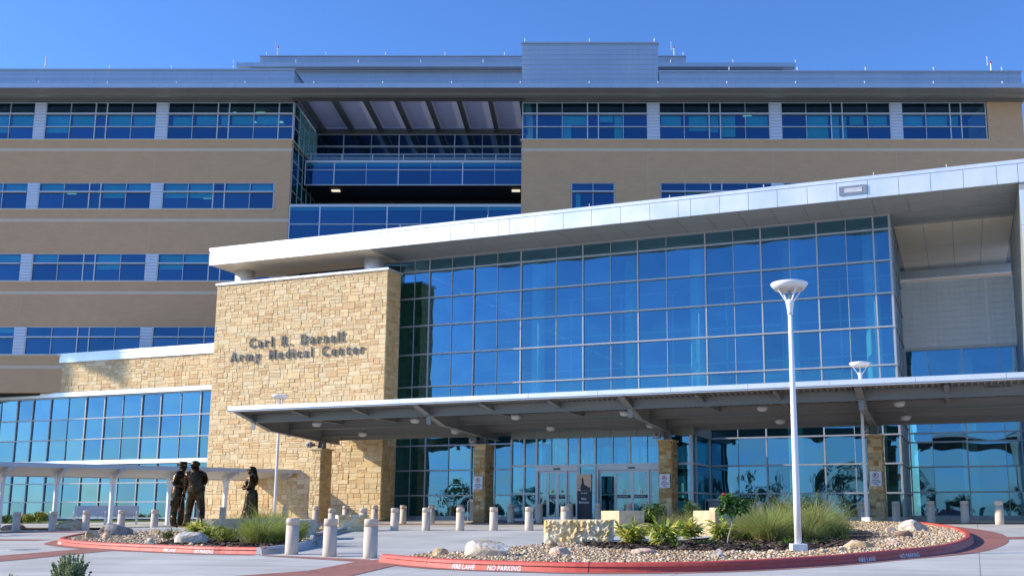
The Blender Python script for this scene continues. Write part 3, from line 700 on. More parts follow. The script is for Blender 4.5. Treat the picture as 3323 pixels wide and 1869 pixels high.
# number plate on the roof edge
pl = thing('building_number_plate', 'small grey building number plate on the right part of the white roof edge', 'sign', LW(-1.28, 2.985, 14.22), -TH)
m = MB(); m.box(-.58, .58, -.04, -.006, -.2, .2); m.build('plate', M['grey'], pl)
m = MB(); m.box(-.36, .40, -.05, -.042, -.10, .10); m.build('number_panel', M['digits'], pl)

# ------------------------------------------------------------------ stone sign wall
SW = thing('stone_wall', 'tall tan coursed stone wall carrying the medical center lettering', 'wall', LW(-30.25, 2.4, 0), -TH)
WL, WR, WT = -5.43, 5.43, 12.77
m = MB(); ashlar(m, WL, WR, 0, WT, lambda u, z, d: (u, -d, z), 1.0, PAL, random.Random(11))
ashlar(m, 0.0, 1.3, 0, WT, lambda u, z, d: (WR + d, u, z), 1.0, [(c[0] * .95, c[1] * .88, c[2] * .75) for c in PAL], random.Random(12))  # right side in a darkened palette, its shade put into the stone colour
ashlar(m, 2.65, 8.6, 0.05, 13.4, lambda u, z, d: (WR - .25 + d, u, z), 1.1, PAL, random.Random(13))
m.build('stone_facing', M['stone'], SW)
m = MB(); m.box(WL, WR, .002, 1.3, 0, WT); m.box(WR - .8, WR - .26, 2.6, 8.7, 0, 13.4); m.build('mortar_core', M['mortar'], SW)
m = MB(); m.box(WL - .06, WR + .08, -.09, 1.36, WT, WT + .11); m.build('coping', M['panel'], SW)
m = MB()
for k in range(32): m.box(WL + .25 + k * .33, WL + .28 + k * .33, .1, .14, WT + .11, WT + .2)
m.box(WL + .2, WR - .1, .11, .13, WT + .18, WT + .195); m.build('bird_wire', M['grey'], SW)
SG = thing('building_sign', 'dark grey raised capital and small letters reading two lines on the stone wall', 'sign', LW(-30.25, 2.4, 8.45), -TH)
SG['label'] = 'two lines of dark grey raised letters mounted on the tan stone wall'
def sign_line(txt, x0, x1, z, cap):
    size = cap / .70; dg = 0
    ws = []
    for ch in txt:
        if ch == ' ': ws.append((None, .30 * size)); continue
        me = text_mesh(ch, size, 'letter', bold=.016, sx=.79, extrude=.018)
        xs = [v.co.x for v in me.vertices]; me.transform(Matrix.Translation((-min(xs), 0, 0))); ws.append((me, max(xs) - min(xs)))
    tot = sum(w for _, w in ws); gap = (x1 - x0 - tot) / (len(txt) - 1); x = x0
    for me, wd in ws:
        if me:
            me.materials.clear(); me.materials.append(M['letters'])
            o = bpy.data.objects.new('letter', me); COL.objects.link(o); o.parent = SG; o.location = (x, -.062, z)
        x += wd + gap
sign_line('Carl R. Darnall', -33.28 + 30.25, -27.32 + 30.25, 9.14 - 8.45, .53)
sign_line('Army Medical Center', -34.49 + 30.25, -26.05 + 30.25, 0, .52)

# ------------------------------------------------------------------ left wing: stone above glass
WG = thing('side_wing', 'low wing left of the stone wall with stone upper storey and cyan glazing', 'building', LW(-44.5, 0, 0), -TH)
def wx(a): return a + 44.5
m = MB(); ashlar(m, wx(-51.2), wx(-35.6), 7.62, 9.46, lambda u, z, d: (u, -d, z), 1.05, PAL, random.Random(21)); m.build('stone_facing', M['stone'], WG)
m = MB(); m.box(wx(-51.2), wx(-35.7), .002, .8, 7.5, 9.46); m.build('mortar_core', M['mortar'], WG)
for a, b in ((-51.24, -47.4), (-47.4, -43.62), (-43.62, -39.9), (-39.9, -35.6)):
    m = MB(); m.box(wx(a), wx(b) - .012, -.1, .7, 9.46, 9.88); m.box(wx(a), wx(b), -.13, .7, 9.88, 10.02); m.build('parapet_panel', M['panel'], WG)
m = MB(); m.box(wx(-62), wx(-35.8), -.08, .3, 7.34, 7.60); m.build('head_trim', M['panel'], WG)
wm = [-60, -57.4, -55.6, -52.79, -51.5, -50.04, -47.2, -45.73, -42.88, -41.46, -38.56, -35.8]; wn = [-59, -54.2, -48.61, -44.33, -40.0, -56.5]
wr = [.0, .98, 2.08, 3.2, 3.55, 4.72, 5.97, 7.34]
f = MB()
for x in wm: f.box(wx(x) - .035, wx(x) + .035, .12, .32, .0, 7.34)
for x in wn: f.box(wx(x) - .014, wx(x) + .014, .15, .3, 0, 7.34)
for z in (.06, .98, 2.08, 4.72, 5.97, 7.3): f.box(wx(-62), wx(-35.8), .1, .315, z - .035, z + .035)
fo = f.build('glazing_frame', M['frame2'], WG)
g = MB(); panes(g, [wx(x) for x in sorted(wm + wn)], wr, .2, .006, random.Random(4)); g.build('pane', M['gwing'], fo)
x = -62
while x < -35.8:
    m = MB(); m.box(wx(x) + .006, wx(min(x + 1.42, -35.8)) - .006, -.32, .3, 3.18, 3.42); m.build('sunshade_panel', M['panel'], WG); x += 1.42
m = MB(); m.box(wx(-62), wx(-35.8), 2.4, 2.5, 0, 7.4); m.box(wx(-62), wx(-35.8), .3, 2.5, 3.3, 3.6); m.box(wx(-62), wx(-35.8), .3, 2.5, 7.3, 7.42); m.box(wx(-51.2), wx(-35.8), .8, 8, 9.2, 9.4); m.build('interior', M['room'], WG)
# ------------------------------------------------------------------ drop-off canopy
ORD = ['first', 'second', 'third', 'fourth', 'fifth', 'sixth', 'seventh', 'eighth', 'ninth', 'tenth', 'eleventh', 'twelfth', 'thirteenth', 'fourteenth', 'fifteenth', 'sixteenth', 'seventeenth', 'eighteenth', 'nineteenth', 'twentieth']
A0, N0 = -13.0, 4.35
CP = thing('entrance_canopy', 'long grey steel drop-off canopy with a white edge standing on stone piers', 'canopy', LW(A0, N0, 0), -TH)
class CB(MB):
    """canopy coordinates: a along, n outwards -> local of the canopy root"""
    def build(s, name, mat, parent=CP, **k):
        s.v = [(p[0] - A0, -(p[1] - N0), p[2]) for p in s.v]
        return MB.build(s, name, mat, parent, **k)
PA = [-27.05, -18.2, -9.4, -.74, 7.95]
CE = 14.0
def ibeam(a0, a1, n, z0, z1, name='beam'):
    m = CB(); m.box(a0, a1, n - .012, n + .012, z0, z1); m.box(a0, a1, n - .09, n + .09, z0, z0 + .025); m.box(a0, a1, n - .088, n + .088, z1 - .025, z1); return m.build(name, M['steel'])
def dz(n): return 4.33 + (n - 2.85) * .0555           # underside of the deck
for n_, h in ((9.65, .37), (7.02, .38), (4.4, .38)):
    for a, b in zip(PA, PA[1:] + [CE]): ibeam(a + .03, b - .03, n_, dz(n_) - h, dz(n_) - .004)
m = CB(); m.box(-27.1, CE, 2.72, 2.86, 3.98, 4.34); m.build('beam', M['steel'])
for a in PA:
    pr = [(10.85, 4.70), (9.66, 4.37), (8.45, 4.05), (4.65, 3.83), (2.87, 3.76)]
    m = CB(); m.prism(pr + [(2.87, dz(2.87) - .01), (10.85, dz(10.85) - .01)], a - .014, a + .014, axis='x')
    m.v = [(p[0], p[1], p[2]) for p in m.v]
    for p, q in zip(pr, pr[1:]): m.bar((a, p[0], p[1]), (a, q[0], q[1]), .26, .03)
    for n_ in (9.65, 7.02, 4.4): m.box(a - .1, a + .1, n_ - .015, n_ + .015, 4.0 if n_ > 9 else 3.9, dz(n_) - .02)
    m.build('girder', M['steel'])
for a, b in zip(PA, PA[1:]):
    for t in (1 / 3, 2 / 3):
        c = a + (b - a) * t
        m = CB(); m.prism([(10.8, 4.62), (9.68, 4.48), (9.68, dz(9.68) - .03), (10.8, dz(10.8) - .02)], c - .01, c + .01, axis='x'); m.bar((c, 10.8, 4.62), (c, 9.68, 4.48), .16, .02); m.build('bracket', M['steel'])
        m = CB(); m.box(c - .01, c + .01, 7.05, 9.62, dz(8) - .22, dz(8) - .05); m.box(c - .07, c + .07, 7.05, 9.62, dz(8) - .24, dz(8) - .22); m.build('purlin', M['steel'])
# ribbed deck
m = CB(); a = -27.3; pit = .21
while a < CE:
    pts = [(a, 0), (a + .05, 0), (a + .075, .06), (a + .185, .06), (a + pit, 0)]
    for (u0, h0), (u1, h1) in zip(pts, pts[1:]):
        m.face([(u0, 2.72, dz(2.72) + h0), (u1, 2.72, dz(2.72) + h1), (u1, 11.0, dz(11) + h1), (u0, 11.0, dz(11) + h0)])
    a += pit
m.build('deck', M['deck'])
m = CB(); m.mesh([(-27.3, 2.7, dz(2.7) + .09), (CE, 2.7, dz(2.7) + .09), (CE, 11.0, dz(11) + .09), (-27.3, 11.0, dz(11) + .09)], [(0, 1, 2, 3)]); m.build('roof_sheet', M['roofing'])  # unseen white top sheet, added to bounce sunlight up to screen and soffits
a = -27.32; 
while a < CE:
    b = min(a + 2.85, CE)
    m = CB(); m.box(a + .006, b - .006, 11.0, 11.1, 4.76, 4.935); m.build('edge_trim', M['panel']); a = b
m = CB(); m.box(-27.32, CE, 10.96, 11.07, 4.70, 4.755); m.build('gutter', M['walk'])
m = CB(); m.mesh([(-27.34, 2.7, dz(2.7) - .02), (-27.3, 2.7, dz(2.7) - .02), (-27.3, 11.1, dz(11.1) - .05), (-27.34, 11.1, dz(11.1) - .05), (-27.34, 2.7, dz(2.7) + .12), (-27.3, 2.7, dz(2.7) + .12), (-27.3, 11.1, dz(11.1) + .14), (-27.34, 11.1, dz(11.1) + .14)],
                 [(0, 3, 2, 1), (4, 5, 6, 7), (0, 1, 5, 4), (1, 2, 6, 5), (2, 3, 7, 6), (3, 0, 4, 7)]); m.build('edge_trim', M['steel'])
# conduit
m = CB(); m.tube([(-26.6, 4.25, 3.6), (-26.6, 4.2, 4.0), (-26.4, 4.2, 4.08), (13, 4.2, 4.08)], .02, 6); m.build('conduit', M['steel'])
# wording on the front beam
text_obj("Clearance 14'-03\"", .125, 'lettering', M['black'], CP, (3.36 - A0, -(9.69 - N0), 4.63), bold=.002)
# steel posts on the piers
for a in PA[:4]:
    m = CB(); m.box(a - .14, a - .11, 4.2, 4.5, 3.5, 3.84); m.box(a + .11, a + .14, 4.2, 4.5, 3.5, 3.84); m.box(a - .11, a + .11, 4.33, 4.37, 3.5, 3.84); m.box(a - .2, a + .2, 4.1, 4.6, 3.47, 3.5); m.build('post', M['steel'])
# stone piers
pier0 = None
PL = ['leftmost stone pier in front of the tall stone wall without a sign', 'stone pier with a no parking sign left of the entrance doors', 'stone pier with a no parking sign right of the entrance doors', 'rightmost stone pier with a no parking sign beside the small lamp post']
for k, a in enumerate(PA[:4]):
    g = gz(*LW(a, 4.35)[:2])
    t = thing('stone_pier', PL[k], 'pier', LW(a, 4.35, 0), -TH, 'stone piers carrying the canopy')
    pal = PAL if k == 0 else PAL_SHADE + PAL[2:4]
    rr = random.Random(40 + k); h = 3.40
    m = MB()
    ashlar(m, -.28, .28, g, h, lambda u, z, d: (u, -.47 - d, z), .7, pal, rr); ashlar(m, -.47, .47, g, h, lambda u, z, d: (.28 + d, u, z), .7, PAL_SHADE if k else [(c[0] * .8, c[1] * .75, c[2] * .65) for c in PAL], rr)  # right face takes darker stones, painting in its shaded side
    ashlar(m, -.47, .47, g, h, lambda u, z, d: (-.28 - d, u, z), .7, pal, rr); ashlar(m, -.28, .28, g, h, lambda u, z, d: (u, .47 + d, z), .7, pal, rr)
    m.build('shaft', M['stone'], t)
    m = MB(); m.box(-.278, .278, -.468, .468, g, h); m.build('core', M['mortar'], t)
    m = MB(); m.box(-.36, .36, -.55, .55, h, h + .07); m.build('cap', M['lime'], t, bevel=.01)
    # loudspeaker
    sp = thing('loudspeaker', 'grey horn loudspeaker on the %s stone pier from the left' % ORD[k], 'loudspeaker', LW(a - .36, 4.72, 3.66), -TH - .5 if k == 0 else -TH + .1, 'horn loudspeakers on the piers')
    m = MB(); m.prism([(-.17, -.14), (.17, -.14), (.17, .14), (-.17, .14)], -.2, -.02, axis='y'); m.build('bell', M['steel'], sp, bevel=.03)
    m = MB(); m.lathe([(.03, 0), (.10, .012), (.11, .05), (.0, .051)], seg=16); m.v = [(p[0], -.2 - p[2], p[1]) for p in m.v]; m.build('horn_ring', M['walk'], sp, True)
    m = MB(); m.lathe([(.0, 0), (.045, .0), (.045, .02), (.0, .021)], seg=12); m.v = [(p[0], -.245 - p[2], p[1]) for p in m.v]; m.build('driver', M['black'], sp, True)
    m = MB(); m.box(-.07, .07, -.02, .16, -.07, .07); m.bar((0, .1, 0), (.28, .22, -.05), .04, .04); m.build('mount', M['steel'], sp)
    if k:
        sg = thing('no_parking_sign', 'white no parking patient drop-off sign on the %s stone pier from the left' % ORD[k], 'sign', LW(a, 4.9, 1.72), -TH, 'no parking signs on the piers')
        m = MB(); m.box(-.225, .225, -.03, -.012, -.29, .29); m.build('plate', M['sign'], sg)
        m = MB(); n = 20
        for i in range(n):
            q0, q1 = 2 * pi * i / n, 2 * pi * (i + 1) / n
            m.face([(.115 * cos(q0), -.033, .12 + .115 * sin(q0)), (.115 * cos(q1), -.033, .12 + .115 * sin(q1)), (.092 * cos(q1), -.033, .12 + .092 * sin(q1)), (.092 * cos(q0), -.033, .12 + .092 * sin(q0))])
        m.bar((-.075, -.0335, .195), (.075, -.0335, .045), .001, .02)
        m.build('prohibition_ring', M['signred'], sg)
        text_obj('P', .17, 'lettering', M['signink'], sg, (-.055, -.0325, .06), bold=.006)
        for i, tx in enumerate(('Patient', 'Drop-Off', 'Only')): text_obj(tx, .088, 'lettering', M['signink'], sg, (0, -.033, -.085 - .078 * i), bold=.002, align='CENTER')
# dome lights
LF = [-24.5, -19.5, -14.76, -10.0, -4.5, .49]; LBk = [-24.0, -19.1, -14.4, -9.8, -4.34, .54]
dome = None
for row, (lst, n_, z) in enumerate(((LF, 8.5, 4.30), (LBk, 5.5, 4.04))):
    for k, a in enumerate(lst):
        lab = '%s grey dome light from the left in the %s row under the canopy' % (ORD[k], ['front', 'back'][row])
        if dome is None:
            dome = thing('canopy_light', lab, 'lamp', LW(a, n_, z), -TH, 'dome lights under the canopy')
            m = MB(); m.lathe([(.10, .14), (.20, .08), (.215, .0)], seg=18); m.box(-.1, .1, -.012, .012, .14, .2); m.tube([(0, 0, .14), (0, 0, .42)], .02, 6); m.build('housing', M['walk'], dome, True)
            m = MB(); m.lathe([(.205, .0), (.18, -.08), (.10, -.12), (.0, -.125)], seg=18, cap=False); m.build('lens', M['lampglass'], dome, True)
        else: dup(dome, LW(a, n_, z), -TH, lab)
# ------------------------------------------------------------------ ground, paving, islands
def lin(a, b, n): return [a + (b - a) * i / n for i in range(n + 1)]
m = MB()
xs = [-900, -400, -200, -120, -80] + lin(-60, 60, 24) + [80, 120, 200, 400, 900]; ys = [-900, -400, -200, -100, -60, -30] + lin(-10, 70, 32) + [100, 200, 500, 900]
for i in range(len(xs) - 1):
    for j in range(len(ys) - 1):
        m.face([(x, y, gz(x, y)) for x, y in ((xs[i], ys[j]), (xs[i + 1], ys[j]), (xs[i + 1], ys[j + 1]), (xs[i], ys[j + 1]))])
struct(m.build('road', M['road']))
def sheet(poly, h, name, mt, sub=1.2):
    """flat sheet following the ground: polygon diced into strips"""
    bm = bmesh.new(); vs = [bm.verts.new((p[0], p[1], 0)) for p in poly]; f = bm.faces.new(vs)
    if f.normal.z < 0: f.normal_flip()
    for ax in (0, 1):
        lo = min(p[ax] for p in poly); hi = max(p[ax] for p in poly); c = lo + sub
        while c < hi:
            no = (1, 0, 0) if ax == 0 else (0, 1, 0); co = (c, 0, 0) if ax == 0 else (0, c, 0)
            bmesh.ops.bisect_plane(bm, geom=bm.verts[:] + bm.edges[:] + bm.faces[:], plane_co=co, plane_no=no); c += sub
    bmesh.ops.triangulate(bm, faces=bm.faces[:])
    for v in bm.verts: v.co.z = gz(v.co.x, v.co.y) + h
    bm.normal_update()
    for f in bm.faces:
        if f.normal.z < 0: f.normal_flip()
    me = bpy.data.meshes.new(name); bm.to_mesh(me); bm.free(); me.materials.append(M[mt])
    o = bpy.data.objects.new(name, me); COL.objects.link(o); return struct(o)
def lp(*q): return [tuple(LW(a, n)[:2]) for a, n in q]
sheet(lp((-60, 7.2), (18, 7.2), (18, -1), (-60, -1)), .006, 'sidewalk', 'paving', 2.0)
sheet(lp((-24.5, 7.3), (14, 7.3), (14, 6.25), (-24.5, 6.25)), .010, 'paver_band', 'paver', 2.0)
sheet([(-7.43, 23.93), (-4.39, 21.68), (-4.19, 20.72), (-7.13, 23.42)], .006, 'paver_band', 'paver')
sheet([(-7.4, 16.2), (-4.88, 18.68), (-4.52, 21.02), (-4.22, 21.6), (-3.2, 20.2), (-3.47, 20.0), (-3.82, 17.39), (-4.6, 14.2), (-8, 13)], .0085, 'paver_band', 'paver')
# islands
def catmull(pts, n=6, closed=True):
    out = []; L = len(pts)
    for i in range(L if closed else L - 1):
        p0, p1, p2, p3 = [Vector((*pts[(i + k) % L], 0)) if closed else Vector((*pts[max(0, min(L - 1, i + k))], 0)) for k in (-1, 0, 1, 2)]
        for k in range(n):
            t = k / n
            out.append(tuple((.5 * ((2 * p1) + (-p0 + p2) * t + (2 * p0 - 5 * p1 + 4 * p2 - p3) * t * t + (-p0 + 3 * p1 - 3 * p2 + p3) * t ** 3))[:2]))
    if not closed: out.append(tuple(pts[-1]))
    return out
FR = catmull([(-4.03, 20.75), (-2.61, 19.01), (-1.1, 17.99), (.13, 17.42), (1.59, 17.25), (2.96, 17.55), (4.51, 18.44), (5.43, 19.19), (6.78, 20.39), (7.73, 21.5), (8.83, 23.51), (9.75, 25.7), (10.6, 28.37), (11.2, 30.8), (11.55, 33.5), (11.6, 36.5)], 6, False)
BR = [(11.2, 38.8), (9.2, 39.3), (5.5, 38.3), (2.2, 37.8), (1.0, 35.2), (.8, 32.5), (.9, 29.6), (1.15, 26.4), (-.85, 25.1), (-1.75, 23.8), (-2.6, 22.4), (-3.4, 21.5)]
def kerb(path, name, mt, w=.17, h=.165):
    """rounded kerb swept along the path; path runs with the road on its right-hand side"""
    prof = [(0, 0), (.03, h - .05), (.05, h - .015), (.08, h), (w, h), (w, -.05)]
    m = MB(); rows = []
    L = len(path)
    for i, p in enumerate(path):
        a = Vector(path[max(i - 1, 0)]); b = Vector(path[min(i + 1, L - 1)]); d = (b - a).normalized(); no = Vector((-d.y, d.x))
        rows.append([(p[0] + no.x * u, p[1] + no.y * u, gz(*p) + z) for u, z in prof])
    for r0, r1 in zip(rows, rows[1:]):
        for k in range(len(prof) - 1): m.face([r0[k], r1[k], r1[k + 1], r0[k + 1]])
    m.face(rows[0][::-1]); m.face(rows[-1])
    return struct(m.build(name, M[mt]))
kr = kerb(FR, 'kerb', 'redkerb')
def offs(path, d):
    out = []
    for i, p in enumerate(path):
        a = Vector(path[max(i - 1, 0)]); b = Vector(path[min(i + 1, len(path) - 1)]); t = (b - a).normalized(); out.append((p[0] + t.y * d, p[1] - t.x * d))
    return out
ring = [.26 + max(0, i - 45) * .026 for i in range(len(FR))]
o1 = [offs(FR, min(r, 1.0))[i] for i, r in enumerate(ring)]
for s0 in range(0, len(FR) - 1, 10):
    s1 = min(s0 + 10, len(FR) - 1)
    sheet([FR[i] for i in range(s0, s1 + 1)] + [o1[i] for i in range(s1, s0 - 1, -1)], .0055, 'paver_band', 'paver', .8)
sheet([(10.9, 27.4), (14, 27.3), (18, 27.0), (18, 26.0), (13, 26.05), (10.5, 26.2)], .0045, 'paver_band', 'paver')
sheet(FR[1:] + BR, .10, 'gravel_bed', 'gravelbed', 1.0)
# concrete pad with the seat blocks, behind the ginger plants
sheet([(-1.0, 26.2), (.9, 25.15), (2.6, 25.4), (3.6, 27.1), (4.6, 28.6), (4.2, 31.5), (2.6, 32.6), (1.2, 32.3), (.7, 29.9), (1.1, 28.0)], .135, 'path', 'paving', .8)
FLp = catmull([(-18.4, 41.0), (-17.75, 38.2), (-17.2, 35.6), (-16.55, 33.2), (-15.9, 31.5), (-15.18, 30.38), (-14.07, 29.03), (-12.26, 27.3), (-9.3, 25.05), (-8.4, 24.55), (-7.38, 24.05)], 6, False)
kl = kerb(FLp, 'kerb', 'redkerb')
kl2 = kerb([(-7.35, 24.0), (-7.0, 24.9), (-6.9, 26.3), (-7.15, 28.0), (-7.6, 29.8), (-8.0, 31.4), (-8.3, 34.0), (-8.6, 38.6)], 'kerb', 'kerb')
BL = [(-7.15, 24.3), (-6.95, 25.6), (-7.1, 27.9), (-8.0, 31.4), (-8.3, 34.5), (-8.6, 38.8), (-10.5, 41.6), (-14.5, 43.8), (-17.0, 43.0)]
sheet(FLp[:-1] + BL, .10, 'gravel_bed', 'gravelbed', 1.0)
oL = offs(FLp, .34)
for s0 in range(0, len(FLp) - 1, 10):
    s1 = min(s0 + 10, len(FLp) - 1)
    sheet([FLp[i] for i in range(s0, s1 + 1)] + [oL[i] for i in range(s1, s0 - 1, -1)], .0055, 'paver_band', 'paver', .8)
sheet([(-14.9, 22.4), (-14.0, 24.9), (-13.2, 28.3), (-12.0, 26.95), (-12.5, 23.4), (-13.3, 20.5)], .0085, 'paver_band', 'paver')
sheet([(-30, 39.6), (-19.8, 35.4), (-17.4, 34.3), (-17.6, 33.6), (-19.05, 34.0), (-30, 37.6)], .0045, 'paver_band', 'paver')
sheet([(-34, 47.2), (-24.46, 43.64), (-20.4, 42.2), (-19.6, 41.5), (-20.2, 41.0), (-23.5, 42.2), (-34, 46.2)], .0065, 'paver_band', 'paver')
# lawn, path, planting strip on the far left
sheet([(-60, 72), (-34, 57.9), (-27, 57.2), (-20.8, 56.4), (-19.6, 57.4), (-20, 58.4), (-34, 63.2), (-60, 74)], .02, 'lawn', 'lawn', 2.0)
sheet([(-45, 53.5), (-24.3, 45.2), (-18.4, 43.4), (-17.6, 44.5), (-23.5, 46.6), (-45, 56)], .05, 'mulch_bed', 'mulch', 1.5)
# plinth under the two men
pn = thing('statue_plinth', 'low grey concrete plinth under the two bronze men', 'plinth', on_ground(-15.0, 38.7), radians(-14))
m = MB(); m.box(-1.45, 1.35, -1.0, 1.0, -.1, .2); m.build('slab', M['kerb'], pn, bevel=.02)

# kerb stencils
def stencil(path, txt, s_mid, size, par):
    """flat letters laid on the face of the kerb"""
    ls = [0]
    for a, b in zip(path, path[1:]): ls.append(ls[-1] + (Vector(b) - Vector(a)).length)
    me = text_mesh(txt, size, 'kerb_lettering', bold=.003, sx=.9, align='CENTER', spacing=1.05)
    for v in me.vertices:
        s = min(max(s_mid + v.co.x, 0), ls[-1] - .001); z = v.co.z
        i = max(k for k in range(len(ls)) if ls[k] <= s); t = (s - ls[i]) / (ls[i + 1] - ls[i])
        a = Vector(path[i]); b = Vector(path[i + 1]); p = a.lerp(b, t)
        d0 = (Vector(path[min(i + 1, len(path) - 1)]) - Vector(path[max(i - 1, 0)])).normalized(); d1 = (Vector(path[min(i + 2, len(path) - 1)]) - a).normalized(); d = d0.lerp(d1, t)
        no = Vector((-d.y, d.x)); u = .03 * z / .10 - .006
        v.co = (p.x + no.x * u, p.y + no.y * u, gz(p.x, p.y) + z)
    me.materials.clear(); me.materials.append(M['kerbtext']); o = bpy.data.objects.new('kerb_lettering', me); COL.objects.link(o); o.parent = par
def arc(path, pt):
    best = (9e9, 0); s = 0
    for a, b in zip(path, path[1:]):
        d = (Vector(a) - Vector(pt)).length
        if d < best[0]: best = (d, s)
        s += (Vector(b) - Vector(a)).length
    return best[1]
for pt, tx in (((-2.1, 18.6), 'FIRE LANE'), ((-1.25, 18.05), 'NO PARKING'), ((5.2, 19.0), 'FIRE LANE'), ((6.25, 19.9), 'NO PARKING')): stencil(FR, tx, arc(FR, pt) , .125, kr)
for pt, tx in (((-9.95, 25.6), 'FIRE LANE'), ((-9.05, 24.95), 'NO PARKING'), ((-15.5, 30.8), 'FIRE LANE')): stencil(FLp, tx, arc(FLp, pt), .125, kl)

def kerb_joint(path, pt, par):
    i = min(range(1, len(path) - 1), key=lambda k: (Vector(path[k]) - Vector(pt)).length)
    a = Vector(path[i - 1]); b = Vector(path[i + 1]); d = (b - a).normalized(); no = Vector((-d.y, d.x)); p = Vector(path[i]); m = MB(); q = []
    for s in (-.006, .006): q.append([(p.x + d.x * s + no.x * u, p.y + d.y * s + no.y * u, gz(p.x, p.y) + z) for u, z in ((-.003, 0), (.028, .116), (.048, .153), (.079, .1675), (.17, .1675))])
    for k in range(4): m.face([q[0][k], q[1][k], q[1][k + 1], q[0][k + 1]])
    m.build('kerb_joint', M['black'], par)
for pt in ((-2.9, 19.3), (.1, 17.45), (5.0, 18.8), (8.8, 23.4)): kerb_joint(FR, pt, kr)
for pt in ((-14.0, 29.0), (-11.3, 26.6), (-8.7, 24.7)): kerb_joint(FLp, pt, kl)
# gravel: individual pebbles, nobody could count them
def inside(p, poly):
    c = False; n = len(poly); j = n - 1
    for i in range(n):
        a, b = poly[i], poly[j]
        if (a[1] > p[1]) != (b[1] > p[1]) and p[0] < (b[0] - a[0]) * (p[1] - a[1]) / (b[1] - a[1]) + a[0]: c = not c
        j = i
    return c
ICO = None
def ico():
    global ICO
    if ICO is None:
        bm = bmesh.new(); bmesh.ops.create_icosphere(bm, subdivisions=1, radius=1); ICO = ([tuple(v.co) for v in bm.verts], [tuple(v.index for v in f.verts) for f in bm.faces]); bm.free()
    return ICO
GP = [(.58, .42, .25), (.51, .36, .19), (.65, .52, .35), (.46, .29, .15), (.53, .41, .27), (.68, .56, .41), (.43, .25, .12), (.50, .37, .24), (.36, .27, .19), (.74, .65, .50)]
def gravel(poly, count, name, smin, smax, mulch=None, seed=1):
    rg = random.Random(seed); m = MB(); V_, F_ = ico()
    x0 = min(p[0] for p in poly); x1 = max(p[0] for p in poly); y0 = min(p[1] for p in poly); y1 = max(p[1] for p in poly); k = 0; tries = 0
    while k < count and tries < count * 30:
        tries += 1
        p = (rg.uniform(x0, x1), rg.uniform(y0, y1))
        if not inside(p, poly) or (mulch and mulch(p, rg)): continue
        s = rg.uniform(smin, smax) * (1.5 if rg.random() < .07 else 1); a, b, c = s * rg.uniform(.8, 1.3), s * rg.uniform(.7, 1.0), s * rg.uniform(.35, .65)
        q = rg.uniform(0, 6.28); t = rg.uniform(-.4, .4); z0 = gz(*p) + .095 + c * rg.uniform(.1, .9)
        col = rg.choice(GP); f = rg.uniform(.75, 1.12); vs = []
        for v in V_:
            x, y, z = v[0] * a * rg.uniform(.72, 1.12), v[1] * b * rg.uniform(.72, 1.12), v[2] * c * rg.uniform(.8, 1.05); z += x * t
            vs.append((p[0] + x * cos(q) - y * sin(q), p[1] + x * sin(q) + y * cos(q), z0 + z))
        m.mesh(vs, F_, (col[0] * f, col[1] * f, col[2] * f)); k += 1
    o = m.build(name, M['gravel'], smooth=True); o['kind'] = 'stuff'; return o
inner = offs(FR, -.17)
def segd(p, path): return min((Vector(p) - Vector(q)).length for q in path)
# mulch heart of the right island: gravel runs round it along the kerb and fills both ends
MH = [(1.0, 22.2), (2.2, 21.4), (3.4, 20.9), (4.8, 21.3), (5.9, 22.5), (6.8, 24.5), (8.0, 27.5), (8.4, 31), (7.6, 36), (3, 37), (1.2, 34), (.6, 30), (.9, 27.4), (-.2, 25.2), (.3, 23.0)]
gravel(inner[1:] + [(p[0] * .99, p[1]) for p in BR], 17000, 'gravel', .016, .045, lambda p, rg: inside((p[0] + rg.gauss(0, .12), p[1] + rg.gauss(0, .12)), MH) and rg.random() < .985 or p[1] > 35.5 and rg.random() < .5, 2)
sheet(MH, .108, 'mulch_bed', 'mulch', 1.0)
ML = [(-11.2, 27.4), (-9.6, 26.6), (-8.6, 25.3), (-7.7, 24.6), (-7.3, 27), (-8.5, 33), (-9, 38), (-14, 42), (-16, 40.5), (-13, 37), (-12.6, 33), (-11.6, 29.6)]
sheet(ML, .108, 'mulch_bed', 'mulch', 1.0)
gravel(offs(FLp, -.17)[:-2] + BL[2:], 7500, 'gravel', .02, .054, lambda p, rg: inside((p[0] + rg.gauss(0, .15), p[1] + rg.gauss(0, .15)), ML) and rg.random() < .985, 3)
# bark chips
def chips(poly, count, seed):
    rg = random.Random(seed); m = MB(); x0 = min(p[0] for p in poly); x1 = max(p[0] for p in poly); y0 = min(p[1] for p in poly); y1 = max(p[1] for p in poly); k = 0
    while k < count:
        p = (rg.uniform(x0, x1), rg.uniform(y0, y1))
        if not inside(p, poly): continue
        q = rg.uniform(0, 6.28); l = rg.uniform(.04, .10); w_ = rg.uniform(.012, .03); z = gz(*p) + .112 + rg.uniform(0, .03); t = rg.uniform(-.03, .03); c = rg.choice([(.085, .055, .04), (.05, .034, .027), (.13, .085, .06), (.17, .12, .09), (.035, .025, .02)])
        d = (cos(q) * l, sin(q) * l); e = (-sin(q) * w_, cos(q) * w_)
        m.mesh([(p[0] - d[0] - e[0], p[1] - d[1] - e[1], z - t), (p[0] + d[0] - e[0], p[1] + d[1] - e[1], z + t), (p[0] + d[0] + e[0], p[1] + d[1] + e[1], z + t + .012), (p[0] - d[0] + e[0], p[1] - d[1] + e[1], z - t + .012)], [(0, 1, 2, 3)], c); k += 1
    o = m.build('bark_chips', M['gravel']); o['kind'] = 'stuff'
chips([(1.0, 22.2), (2.2, 21.4), (3.4, 20.9), (4.8, 21.3), (5.9, 22.5), (6.8, 24.5), (5.5, 25.5), (3.4, 24.8), (1.2, 24.6), (.0, 25.0), (.3, 23.0)], 3600, 5)
